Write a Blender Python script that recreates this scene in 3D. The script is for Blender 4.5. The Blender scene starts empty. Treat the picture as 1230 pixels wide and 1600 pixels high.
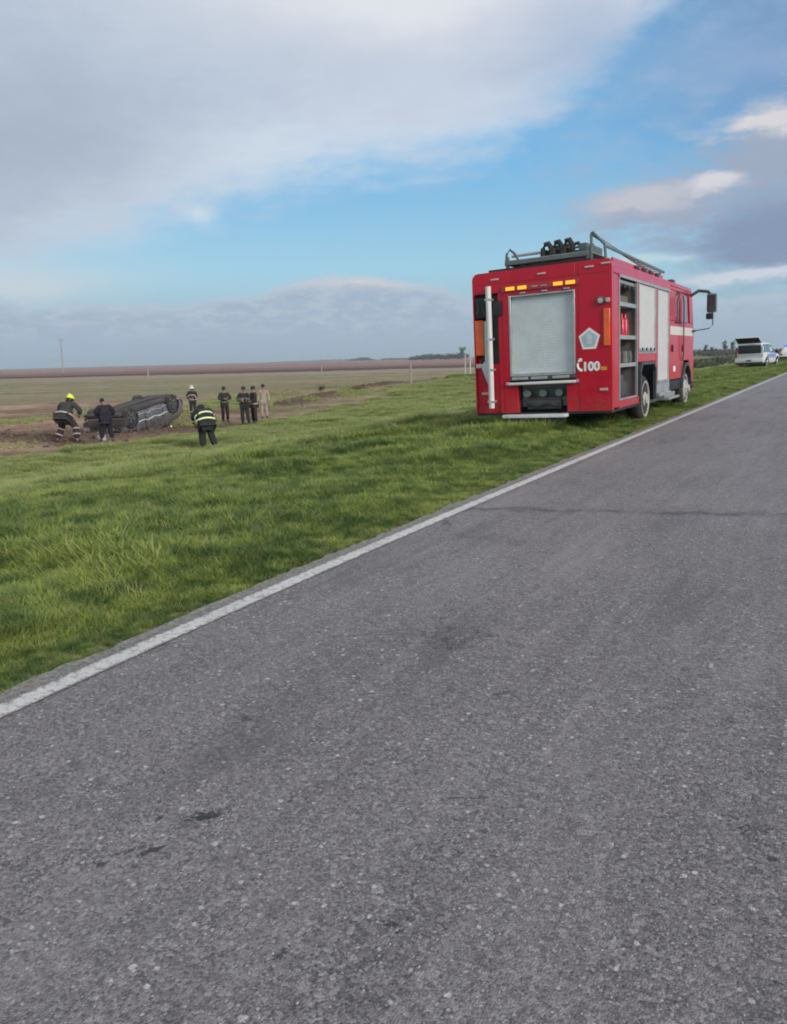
import bpy, bmesh, random
import numpy as np
from math import radians, sin, cos, tan, pi, atan2, sqrt, hypot, degrees
from mathutils import Vector, Matrix, Euler
random.seed(7); rng = np.random.default_rng(7)
S = bpy.context.scene
COL = S.collection
R = radians

# ------------------------------------------------------------------ camera
CH = 1.30                       # camera height above the road
PITCH, ROLL, YAW, FP = R(11.3), R(1.5), R(30.5), 1200.0
cF = Vector((-sin(YAW)*cos(PITCH), cos(YAW)*cos(PITCH), -sin(PITCH)))
cR0 = Vector((cos(YAW), sin(YAW), 0)); cU0 = cR0.cross(cF)
cR = cR0*cos(ROLL) - cU0*sin(ROLL); cU = cR0*sin(ROLL) + cU0*cos(ROLL)
CAM = Vector((0, 0, CH))
cd = bpy.data.cameras.new('camera'); cam = bpy.data.objects.new('camera', cd); COL.objects.link(cam)
m = Matrix((cR, cU, -cF)).transposed().to_4x4(); m.translation = CAM
cam.matrix_world = m
cd.sensor_fit = 'VERTICAL'; cd.sensor_height = 24; cd.lens = 24*FP/1600
cd.clip_start = .05; cd.clip_end = 30000
S.camera = cam
def ray(px, py): return cF + cR*((px-615)/FP) + cU*((800-py)/FP)
def at(px, py, z):                       # point of the level plane z seen at a photo pixel
    r = ray(px, py); return CAM + r*((z-CH)/r.z)
def at_d(px, py, d):                     # point at horizontal distance d
    r = ray(px, py); return CAM + r*(d/hypot(r.x, r.y))

# ------------------------------------------------------------------ world
SUN_EL, SUN_AZ = R(24), R(108)           # azimuth clockwise from +Y (the road direction)
W = bpy.data.worlds.new('World'); S.world = W; W.use_nodes = True
nt = W.node_tree; nt.nodes.clear()
class X:                                 # tiny expression builder over math nodes
    def __init__(s, so, t): s.s = so; s.t = t
    def op(s, o, b=None, c=None, clamp=False):
        n = s.t.nodes.new('ShaderNodeMath'); n.operation = o; n.use_clamp = clamp
        for i, v in enumerate((s, b, c)):
            if v is None: continue
            if isinstance(v, X): s.t.links.new(v.s, n.inputs[i])
            else: n.inputs[i].default_value = v
        return X(n.outputs[0], s.t)
    def __add__(s, b): return s.op('ADD', b)
    def __sub__(s, b): return s.op('SUBTRACT', b)
    def __mul__(s, b): return s.op('MULTIPLY', b)
    def __truediv__(s, b): return s.op('DIVIDE', b)
    __radd__ = __add__; __rmul__ = __mul__
    def inv(s): return X.const(s.t, 1.0) - s
    def mx(s, b): return s.op('MAXIMUM', b)
    def mn(s, b): return s.op('MINIMUM', b)
    @staticmethod
    def const(t, v):
        n = t.nodes.new('ShaderNodeValue'); n.outputs[0].default_value = v; return X(n.outputs[0], t)
    def ss(s, a, b, lo=0., hi=1.):       # smoothstep of s from a to b
        n = s.t.nodes.new('ShaderNodeMapRange'); n.interpolation_type = 'SMOOTHSTEP'
        s.t.links.new(s.s, n.inputs[0])
        for i, v in zip((1, 2, 3, 4), (a, b, lo, hi)):
            if isinstance(v, X): s.t.links.new(v.s, n.inputs[i])
            else: n.inputs[i].default_value = v
        return X(n.outputs[0], s.t)
def noise(t, vec, scale, detail=4, rough=.55, dist=0, w=None):
    n = t.nodes.new('ShaderNodeTexNoise'); n.inputs['Scale'].default_value = scale
    n.inputs['Detail'].default_value = detail; n.inputs['Roughness'].default_value = rough
    n.inputs['Distortion'].default_value = dist
    t.links.new(vec, n.inputs['Vector']); return X(n.outputs['Fac'], t)
def comb(t, a, b, c=0.):
    n = t.nodes.new('ShaderNodeCombineXYZ')
    for i, v in enumerate((a, b, c)):
        if isinstance(v, X): t.links.new(v.s, n.inputs[i])
        else: n.inputs[i].default_value = v
    return n.outputs[0]
def mixc(t, f, a, b):
    n = t.nodes.new('ShaderNodeMix'); n.data_type = 'RGBA'
    if isinstance(f, X): t.links.new(f.s, n.inputs[0])
    else: n.inputs[0].default_value = f
    for i, v in ((6, a), (7, b)):
        if isinstance(v, (tuple, list)): n.inputs[i].default_value = (*v[:3], 1)
        else: t.links.new(v, n.inputs[i])
    return n.outputs[2]
def lin(r, g, b):
    return tuple(((c/255)/12.92 if c <= 10 else ((c/255+.055)/1.055)**2.4) for c in (r, g, b))

SKYS = 0.10
def sky_nodes():
    t = nt; L = t.links.new
    tc = t.nodes.new('ShaderNodeTexCoord'); d = tc.outputs['Generated']
    def dot(v):
        n = t.nodes.new('ShaderNodeVectorMath'); n.operation = 'DOT_PRODUCT'; L(d, n.inputs[0]); n.inputs[1].default_value = v
        return X(n.outputs['Value'], t)
    a, b, z = dot((cR0.x, cR0.y, 0)), dot((-sin(YAW), cos(YAW), 0)), dot((0, 0, 1))
    u = a.op('ARCTAN2', b)*57.29578      # degrees of azimuth, right of the field in front
    v = z.op('ARCSINE')*57.29578         # degrees of elevation
    # domain warp so that edges are ragged
    p = comb(t, u*.10, v*.24)
    n1 = noise(t, p, 1.0, 5, .55); n2 = noise(t, comb(t, u*.1+31., v*.24+7.), 1.0, 5, .55)
    n3 = noise(t, comb(t, u*.32+3., v*.8), 1.0, 6, .6)
    n4 = noise(t, comb(t, u*.75+13., v*2.2+5.), 1.0, 6, .65)
    nb = noise(t, comb(t, u*.045+11., v*.09+3.), 1.0, 3, .5)
    u2 = u + (n1-.5)*7. ; v2 = v + (n2-.5)*3.6 + (n3-.5)*1.2
    sky = t.nodes.new('ShaderNodeTexSky'); sky.sky_type = 'NISHITA'; sky.sun_disc = False
    sky.sun_elevation = SUN_EL; sky.sun_rotation = SUN_AZ
    sky.air_density = 1.0; sky.dust_density = .6; sky.ozone_density = 1.6
    hs = t.nodes.new('ShaderNodeHueSaturation'); hs.inputs['Saturation'].default_value = 1.12; hs.inputs['Value'].default_value = 1.0
    L(sky.outputs[0], hs.inputs['Color'])
    col = hs.outputs[0]
    def C(r, g, b_): return tuple(c/SKYS for c in lin(r, g, b_))
    # pale cyan towards the horizon, deeper blue to the right
    col = mixc(t, .82, col, mixc(t, v.ss(4, 15), C(166, 212, 232), C(118, 188, 236)))
    col = mixc(t, (u.ss(8, 26)*v.ss(9, 18))*.8, col, C(120, 148, 190))
    col = mixc(t, (v.ss(7, 1))*.85, col, C(150, 172, 190))
    def curve(xs, ys, x0, x1, ymax):     # piecewise curve of u
        n = t.nodes.new('ShaderNodeFloatCurve'); c = n.mapping.curves[0]
        pts = [((x-x0)/(x1-x0), y/ymax) for x, y in zip(xs, ys)]
        c.points[0].location = pts[0]; c.points[-1].location = pts[-1]
        for q in pts[1:-1]: c.points.new(*q)
        n.mapping.update()
        return n
    def cur(x, xs, ys, ymax=30.):
        x0, x1 = xs[0], xs[-1]; n = curve(xs, ys, x0, x1, ymax)
        L(((x-x0)/(x1-x0)).op('ADD', 0, clamp=True).s, n.inputs['Value']); return X(n.outputs[0], t)*ymax
    def blob(u0, v0, su, sv, uu=u2, vv=v2):
        e = ((uu-u0)/su).op('POWER', 2) + ((vv-v0)/sv).op('POWER', 2)
        return (e*-1.).op('EXPONENT')
    # thin veil through the blue
    veil = n3.ss(.42, .75)*.35 + (n1.ss(.45, .7))*.25
    col = mixc(t, veil*v.ss(6, 14), col, C(165, 190, 215))
    # A: the big cloud upper left
    bA = cur(u2, [-60, -26, -18, -12, -6, 0, 6, 11, 15, 18, 24, 60], [5, 5.6, 7.6, 9.6, 11.8, 12.6, 13.3, 15.2, 17.5, 20.5, 24, 26])
    dA = (v2-bA)
    covA = (dA+(n3-.5)*2.4).ss(-1.6, 3.2)
    shade = (dA.ss(1.0, 8.)*.8 + (nb-.5)*1.2 + (n1-.5)*1.0 + (n3-.5)*.6 + (n4-.5)*.35).op('ADD', 0, clamp=True)
    cA = mixc(t, shade, C(212, 224, 236), C(180, 193, 211))
    cA = mixc(t, blob(-24, 14, 12, 7)*.6, cA, C(160, 170, 188))
    cA = mixc(t, (blob(3, 23, 13, 3.2)).op('ADD', blob(-2, 30, 22, 7), clamp=True)*.85, cA, C(234, 234, 238))
    cA = mixc(t, blob(2, 17, 10, 2.5)*.5, cA, C(200, 208, 224))
    cA = mixc(t, blob(14, 19.5, 6, 3)*.6, cA, C(152, 172, 206))
    col = mixc(t, covA*.96, col, cA)
    col = mixc(t, blob(-12.2, 9.6, 1.1, .6)*.8, col, C(212, 224, 234))
    col = mixc(t, blob(8.5, 16.0, 3.4, .45)*.7, col, C(190, 204, 226))
    col = mixc(t, blob(3.5, 12.2, 1.8, .3)*.5, col, C(180, 208, 232))
    col = mixc(t, blob(22.5, 17, 4.5, 1.1)*.45, col, C(160, 185, 215))
    # pale gap low on the left
    col = mixc(t, blob(-25, 5.6, 7, 1.1)*.8, col, C(204, 212, 218))
    # B: the low bank over the horizon
    bB = cur(u2, [-60, -26, -19, -14, -9, -5, 0, 4, 8, 14, 20, 60], [5, 4.6, 4.2, 4.1, 5.3, 6.0, 6.1, 5.0, 3.8, 3.4, 3.4, 5])
    dB = bB - (v + (n2-.5)*2.4 + (n3-.5)*2.0 + (n4-.5)*.9)
    covB = (dB+(n4-.5)*.8).ss(-.25, .6)
    cB = mixc(t, (dB+(n3-.5)*1.6+(n4-.5)*.8).ss(-.3, 1.3), C(188, 201, 216), C(164, 183, 203))
    cB = mixc(t, (blob(-1, 5.9, 6.5, .75)*(n3.ss(.3,.6,.4,1.2))).op('ADD', 0, clamp=True), cB, C(216, 208, 212))
    cB = mixc(t, blob(-18, 3.0, 6.5, .28, u2, v + (n3-.5)*.4)*.6, cB, C(172, 182, 196))
    cB = mixc(t, ((n4+n3*.6).ss(.72, .95)*v.ss(1.0, 2.6))*.6, cB, C(192, 202, 214))
    cB = mixc(t, v.ss(3.2, .2)*.9, cB, C(164, 184, 202))
    col = mixc(t, covB*.93, col, cB)
    # C: clouds on the right
    def puff(u0, v0, su, sv, k, c, lo=.12, hi=.95, f=1.):
        return mixc(t, (blob(u0, v0, su, sv)+(n3-.5)*1.0+(n4-.5)*.9).ss(lo-.25, hi+.35)*blob(u0, v0, su*1.6, sv*1.6)*k*1.3, col, c)
    col = puff(27, 8.0, 8, 3.4, .95, C(138, 156, 186))
    col = puff(18.6, 9.2, 5.0, 1.7, 1., C(160, 174, 196), .2, .6)
    col = puff(17.4, 9.9, 3.2, .9, 1., C(194, 196, 206), .2, .75)
    col = puff(26.0, 11.6, 5.2, 3.0, 1., C(158, 172, 194), .2, .6)
    col = puff(24.2, 13.7, 3.4, .95, 1., C(216, 214, 218), .25, .8)
    col = puff(21.4, 10.0, 1.8, .6, .9, C(214, 214, 222), .3, .7)
    col = puff(27.5, 7.0, 5.5, 2.0, 1., C(134, 152, 180), .15, .6)
    col = puff(24.0, 4.9, 4.4, .55, 1., C(204, 212, 224), .25, .7)
    col = puff(18.0, 6.5, 4.2, .6, 1., C(186, 212, 224), .25, .7)
    # overhead and behind: broken bright cloud
    up = v.ss(24, 34)*n1.ss(.3, .6, .55, 1.)
    col = mixc(t, up, col, C(214, 218, 228))
    # below the horizon (never in view): dull ground colour
    col = mixc(t, v.ss(-.5, -3), col, C(96, 96, 86))
    bg = t.nodes.new('ShaderNodeBackground'); bg.inputs[1].default_value = SKYS
    L(col, bg.inputs[0])
    o = t.nodes.new('ShaderNodeOutputWorld'); L(bg.outputs[0], o.inputs[0])
sky_nodes()
sl = bpy.data.lights.new('sun', 'SUN'); sl.energy = 2.6; sl.angle = R(18); sl.color = (1, .93, .86)
so = bpy.data.objects.new('sun', sl); COL.objects.link(so)
sd = Vector((sin(SUN_AZ)*cos(SUN_EL), cos(SUN_AZ)*cos(SUN_EL), sin(SUN_EL)))
so.rotation_euler = sd.to_track_quat('Z', 'Y').to_euler(); so.location = (20, 5, 30)
S.view_settings.view_transform = 'Standard'; S.view_settings.look = 'None'
S.view_settings.exposure = 0.0; S.view_settings.gamma = 1; S.view_settings.use_curve_mapping = False
S.render.engine = 'CYCLES'
S.cycles.max_bounces = 6; S.cycles.diffuse_bounces = 3; S.cycles.glossy_bounces = 3; S.cycles.transparent_max_bounces = 8
S.cycles.volume_bounces = 0
S.cycles.pixel_filter_type = 'BLACKMAN_HARRIS'; S.cycles.filter_width = 1.9

# ------------------------------------------------------------------ materials
def new_mat(name):
    m = bpy.data.materials.new(name); m.use_nodes = True
    t = m.node_tree; b = t.nodes['Principled BSDF']; return m, t, b
def mat(name, col, rough=.6, metal=0, coat=0, var=.12, scale=6, bump=0, bscale=40, emit=0, dirt=0, dirtcol=(.16, .13, .10), spec=None, trans=0):
    m, t, b = new_mat(name)
    tc = t.nodes.new('ShaderNodeTexCoord').outputs['Object']
    n = noise(t, tc, scale, 4, .6)
    c = mixc(t, n.ss(.3, .7), tuple(x*(1-var) for x in col), tuple(min(1, x*(1+var)) for x in col))
    if dirt:
        n2 = noise(t, tc, 2.3, 6, .65)
        c = mixc(t, n2.ss(.42, .75)*dirt, c, dirtcol)
    t.links.new(c, b.inputs['Base Color'])
    t.links.new((n.ss(.2, .8)*.15+(rough-.07)).s, b.inputs['Roughness'])
    b.inputs['Metallic'].default_value = metal
    b.inputs['Coat Weight'].default_value = coat; b.inputs['Coat Roughness'].default_value = .12
    if spec is not None: b.inputs['Specular IOR Level'].default_value = spec
    if trans: b.inputs['Transmission Weight'].default_value = trans
    if bump:
        bn = t.nodes.new('ShaderNodeBump'); bn.inputs['Strength'].default_value = bump; bn.inputs['Distance'].default_value = .02
        nn = noise(t, tc, bscale, 4, .6); t.links.new(nn.s, bn.inputs['Height']); t.links.new(bn.outputs[0], b.inputs['Normal'])
    if emit:
        b.inputs['Emission Color'].default_value = (*col, 1); b.inputs['Emission Strength'].default_value = emit
    return m
M = {}
M['red'] = mat('red_paint', (.52, .0, .020), .32, coat=.35, var=.06, scale=1.5, dirt=.06, dirtcol=(.30, .08, .08), spec=.3)
def mud(m):
    t = m.node_tree; b = t.nodes['Principled BSDF']; src = b.inputs['Base Color'].links[0].from_socket
    tc = t.nodes.new('ShaderNodeTexCoord').outputs['Object']; sp = t.nodes.new('ShaderNodeSeparateXYZ'); t.links.new(tc, sp.inputs[0]); z = X(sp.outputs[2], t)
    n = noise(t, tc, 5., 6, .7); n2 = noise(t, tc, 26., 4, .7)
    f = (z+(n-.5)*1.6).ss(.95, .35)*(n2.ss(.35, .62))*z.ss(0., .05)
    t.links.new(mixc(t, f*.42, src, (.20, .13, .09)), b.inputs['Base Color'])
mud(M['red'])
M['shutter'] = mat('shutter_aluminium', (.58, .64, .65), .5, metal=.05, var=.05, dirt=.15, dirtcol=(.34, .34, .32))
M['paleshutter'] = mat('pale_side_shutter', (.62, .59, .56), .42, metal=.1, var=.04, dirt=.12, dirtcol=(.42, .40, .37))  # paler, warmer tone for the right-side shutters
M['alu'] = mat('bare_aluminium', (.52, .52, .51), .38, metal=.6, var=.1, dirt=.2)
M['steel'] = mat('dark_steel', (.09, .10, .10), .5, metal=.4)
M['greymetal'] = mat('grey_green_metal', (.13, .17, .16), .5, metal=.2, dirt=.2)
M['white'] = mat('white_paint', (.70, .70, .68), .35, coat=.3, var=.04, dirt=.2, dirtcol=(.42, .40, .36))
M['cream'] = mat('cream_reflective_band', (.70, .64, .55), .4, coat=.3, var=.05)
M['black'] = mat('black_plastic', (.018, .019, .022), .5)
M['rubber'] = mat('tyre_rubber', (.028, .027, .026), .85, dirt=.35, bump=.3)
M['rim'] = mat('pale_wheel_rim', (.42, .40, .36), .55, metal=.1, dirt=.25, dirtcol=(.30, .26, .21))
M['glass'] = mat('tinted_glass', (.03, .035, .04), .06, coat=.5, var=.02)
M['mauveglass'] = mat('cab_window_glass', (.10, .022, .045), .08, coat=.6, var=.05)
M['amber'] = mat('amber_lamp', (1.0, .42, .02), .3, emit=.9)
M['orange'] = mat('orange_reflector', (.85, .13, .02), .3, coat=.3, emit=0)
M['lamp'] = mat('clear_lamp_lens', (.55, .42, .40), .2, coat=.5)
M['int'] = mat('locker_interior', (.20, .19, .165), .6, dirt=.4, dirtcol=(.10, .10, .08))
M['khaki'] = mat('khaki_canvas', (.14, .13, .10), .85, bump=.3)
M['print'] = mat('white_print', (.82, .82, .80), .5, var=.03)
M['yprint'] = mat('yellow_print', (.75, .42, .04), .5, var=.03)
M['shield'] = mat('pale_blue_emblem', (.40, .52, .58), .45, var=.12)
M['carbody'] = mat('dark_silver_car_paint', (.210, .194, .204), .30, metal=.45, coat=.3, var=.25, dirt=.5, dirtcol=(.11, .085, .07))
M['under'] = mat('muddy_underside', (.045, .040, .036), .8, dirt=.6, dirtcol=(.13, .10, .075), bump=.5)
M['turnout'] = mat('black_turnout_cloth', (.022, .024, .022), .85, bump=.4, bscale=18)
M['olive'] = mat('dark_olive_cloth', (.040, .045, .034), .85, bump=.4, bscale=18)
M['navy'] = mat('navy_cloth', (.014, .013, .021), .85, bump=.4, bscale=18)
M['darkcloth'] = mat('dark_maroon_cloth', (.038, .022, .022), .85, bump=.4, bscale=18)
M['greycloth'] = mat('grey_cloth', (.19, .18, .19), .85, bump=.4, bscale=18)
M['beige'] = mat('pale_beige_cloth', (.36, .30, .25), .85, bump=.4, bscale=18)
M['tape'] = mat('reflective_tape', (.80, .88, .45), .4)
M['ptape'] = mat('pinkish_reflective_tape', (.42, .34, .32), .4)
M['yellow'] = mat('yellow_helmet', (.80, .80, .05), .3, coat=.5, var=.05)
M['palehelm'] = mat('pale_yellow_helmet', (.66, .64, .42), .3, coat=.5, var=.05)
M['darkhelm'] = mat('dark_helmet', (.060, .052, .035), .35, coat=.5)
M['skin'] = mat('skin', (.33, .19, .13), .6, var=.08)
M['hair'] = mat('dark_hair', (.018, .014, .012), .7)
M['eye'] = mat('eye', (.02, .015, .012), .3)
M['wood'] = mat('weathered_wood', (.34, .29, .24), .85, bump=.5, dirt=.4, dirtcol=(.16, .13, .1))
M['palepost'] = mat('pale_painted_post', (.55, .50, .48), .7, bump=.2, dirt=.3)
M['bark'] = mat('bark', (.07, .055, .045), .9, bump=.6)
M['leaf'] = mat('tree_foliage', (.045, .060, .032), .8, var=.4, scale=.8)
M['shrubm'] = mat('shrub_foliage', (.10, .105, .07), .8, var=.4, scale=1.5)
M['bluelamp'] = mat('blue_beacon', (.05, .20, .75), .2, emit=.6)
M['bluepaint'] = mat('blue_livery', (.20, .26, .62), .35, coat=.3)
M['taillamp'] = mat('tail_lamp', (.35, .02, .02), .25, coat=.5)
M['whitecar'] = mat('white_car_paint', (.74, .74, .72), .3, coat=.6, var=.03, dirt=.12)

# ------------------------------------------------------------------ mesh helpers
class MB:
    def __init__(s): s.b = bmesh.new()
    def box(s, x0, x1, y0, y1, z0, z1, bev=0, mtx=None):
        vs = [s.b.verts.new(p) for p in ((x0, y0, z0), (x1, y0, z0), (x1, y1, z0), (x0, y1, z0), (x0, y0, z1), (x1, y0, z1), (x1, y1, z1), (x0, y1, z1))]
        fs = [s.b.faces.new([vs[i] for i in q]) for q in ((0, 3, 2, 1), (4, 5, 6, 7), (0, 1, 5, 4), (1, 2, 6, 5), (2, 3, 7, 6), (3, 0, 4, 7))]
        if bev:
            es = set(e for f in fs for e in f.edges)
            r = bmesh.ops.bevel(s.b, geom=list(es), offset=bev, segments=2, affect='EDGES', profile=.6)
            if mtx is not None: bmesh.ops.transform(s.b, matrix=mtx, verts=list({v for f in r['faces'] for v in f.verts} | {v for v in vs if v.is_valid}))
        elif mtx is not None: bmesh.ops.transform(s.b, matrix=mtx, verts=vs)
        return s
    def prism(s, pts, axis, a, b):       # polygon in the two other axes, extruded along axis
        def P(p, h):
            if axis == 'x': return (h, p[0], p[1])
            if axis == 'y': return (p[0], h, p[1])
            return (p[0], p[1], h)
        A = [s.b.verts.new(P(p, a)) for p in pts]; B = [s.b.verts.new(P(p, b)) for p in pts]
        n = len(pts)
        s.b.faces.new(A); s.b.faces.new(B[::-1])
        for i in range(n): s.b.faces.new([A[i], B[i], B[(i+1) % n], A[(i+1) % n]])
        return s
    def tube(s, pts, r, n=8, closed=False, taper=None):
        pts = [Vector(p) for p in pts]; rings = []
        N = len(pts)
        for i, p in enumerate(pts):
            if closed: d = pts[(i+1) % N]-pts[i-1]
            else: d = pts[min(i+1, N-1)]-pts[max(i-1, 0)]
            d.normalize(); up = Vector((0, 0, 1)) if abs(d.z) < .95 else Vector((1, 0, 0))
            a = d.cross(up).normalized(); c = a.cross(d)
            rr = r if taper is None else r*(1+(taper-1)*i/(N-1))
            rings.append([s.b.verts.new(p+(a*cos(2*pi*k/n)+c*sin(2*pi*k/n))*rr) for k in range(n)])
        for i in range(N if closed else N-1):
            A, B = rings[i], rings[(i+1) % N]
            for k in range(n): s.b.faces.new([A[k], A[(k+1) % n], B[(k+1) % n], B[k]])
        if not closed: s.b.faces.new(rings[0][::-1]); s.b.faces.new(rings[-1])
        return s
    def lathe(s, prof, axis='x', c=(0, 0, 0), n=24, sx=1, sy=1):   # prof: (h, r) along axis
        rings = []
        for h, r in prof:
            ring = []
            for k in range(n):
                a = 2*pi*k/n; p, q = r*cos(a)*sx, r*sin(a)*sy
                v = {'x': (h, p, q), 'y': (p, h, q), 'z': (p, q, h)}[axis]
                ring.append(s.b.verts.new((v[0]+c[0], v[1]+c[1], v[2]+c[2])))
            rings.append(ring)
        for A, B in zip(rings, rings[1:]):
            for k in range(n): s.b.faces.new([A[k], A[(k+1) % n], B[(k+1) % n], B[k]])
        s.b.faces.new(rings[0][::-1]); s.b.faces.new(rings[-1]); return s
    def quad(s, *p): s.b.faces.new([s.b.verts.new(q) for q in p]); return s
    def build(s, name, m, parent=None, smooth=True, bevel=0):
        bmesh.ops.recalc_face_normals(s.b, faces=s.b.faces)
        me = bpy.data.meshes.new(name); s.b.to_mesh(me); s.b.free()
        return link(name, me, m, parent, smooth, bevel)
def link(name, me, m, parent=None, smooth=True, bevel=0):
    o = bpy.data.objects.new(name, me); COL.objects.link(o)
    if m is not None and not me.materials: me.materials.append(M[m] if isinstance(m, str) else m)
    if smooth and len(me.polygons):
        me.shade_smooth()
        try: me.set_sharp_from_angle(angle=R(38))
        except Exception: pass
    if parent is not None: o.parent = parent
    if bevel:
        md = o.modifiers.new('bevel', 'BEVEL'); md.width = bevel; md.segments = 2; md.limit_method = 'ANGLE'; md.angle_limit = R(40)
    return o
def tag(o, label=None, cat=None, group=None, kind=None):
    for k, v in (('label', label), ('category', cat), ('group', group), ('kind', kind)):
        if v: o[k] = v
    return o
def empty(name, loc=(0, 0, 0), rz=0, mtx=None):
    o = bpy.data.objects.new(name, None); COL.objects.link(o); o.empty_display_size = .3
    if mtx is not None: o.matrix_world = mtx
    else: o.location = loc; o.rotation_euler = (0, 0, rz)
    return o
def kids(o): return [c for c in bpy.data.objects if c.parent == o]
def copy_tree(o, parent=None):
    ch = kids(o); c = o.copy(); COL.objects.link(c)
    if parent is not None: c.parent = parent
    for k in ch: copy_tree(k, c)
    return c

# ------------------------------------------------------------------ terrain
def vnoise(x, y, seed=0):                # value noise, numpy
    x = np.asarray(x, float); y = np.asarray(y, float)
    xi = np.floor(x).astype(np.int64); yi = np.floor(y).astype(np.int64); fx = x-xi; fy = y-yi
    fx = fx*fx*(3-2*fx); fy = fy*fy*(3-2*fy)
    def h(a, b):
        n = (a*374761393 + b*668265263 + seed*1442695) & 0x7fffffff
        n = ((n ^ (n >> 13))*1274126177) & 0x7fffffff
        return ((n ^ (n >> 16)) & 0xffff)/65535.
    return (h(xi, yi)*(1-fx)+h(xi+1, yi)*fx)*(1-fy)+(h(xi, yi+1)*(1-fx)+h(xi+1, yi+1)*fx)*fy
def fbm(x, y, o=4, seed=0):
    s = 0; a = .5; t = 0
    for i in range(o): s = s+a*vnoise(x*2**i, y*2**i, seed+i); t += a; a *= .55
    return s/t
def sstep(x, a, b):
    t = np.clip((np.asarray(x, float)-a)/(b-a), 0, 1); return t*t*(3-2*t)
ZF = -1.5
bank = [at(438, 634, ZF), at(500, 622, ZF), at(560, 611, ZF), at(622, 605, ZF)]
bank2 = [at(-60, 676, ZF), at(0, 684, ZF), at(60, 689, ZF), at(120, 694, ZF)]
def seg_d(x, y, pts):
    best = np.full(np.shape(x), 1e9)
    for a, b in zip(pts, pts[1:]):
        dx, dy = b.x-a.x, b.y-a.y; L2 = dx*dx+dy*dy
        t = np.clip(((x-a.x)*dx+(y-a.y)*dy)/L2, 0, 1)
        best = np.minimum(best, np.hypot(x-a.x-t*dx, y-a.y-t*dy))
    return best
def edgeX(y):                            # where the grass gives way to the bare field
    return -np.interp(y, [0, 14, 18, 26, 46, 84, 140, 400], [21.3, 22.2, 22.2, 23.0, 27.5, 39, 46, 60])
def zt(x, y):
    x = np.asarray(x, float); y = np.asarray(y, float)
    d = np.maximum(-x-3.1, 0)
    z = -.035 - .034*np.minimum(d, 3.4) - (1.5-.15)*sstep(-x, 6.0, 18.5)
    z = np.where(x > 4.0, -.035-1.4*sstep(x, 6, 18), z)
    g = sstep(-x, 3.0, 5.0)
    truck = np.exp(-(((x+4.8)/1.9)**4+((y-17.5)/6.0)**4))
    z = z + g*(1-.8*truck)*((fbm(x*.9, y*.9, 3, 5)-.5)*.10 + (fbm(x*.25, y*.25, 2, 9)-.5)*.22*sstep(-x, 6, 10))
    far = sstep(np.hypot(x, y), 60, 200)
    z = z + far*sstep(-x, 18, 60)*(fbm(x*.01, y*.01, 3, 3)-.5)*.5
    z = z + .20*np.exp(-(seg_d(x, y, bank)/.8)**2) + .16*np.exp(-(seg_d(x, y, bank2)/.45)**2)
    z = z + .75*np.exp(-(((x+34)/9)**2+((y-84)/26)**2))     # grassy rise far along the verge
    return z
def zp(x, y): return float(zt(np.array([x]), np.array([y]))[0])

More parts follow.
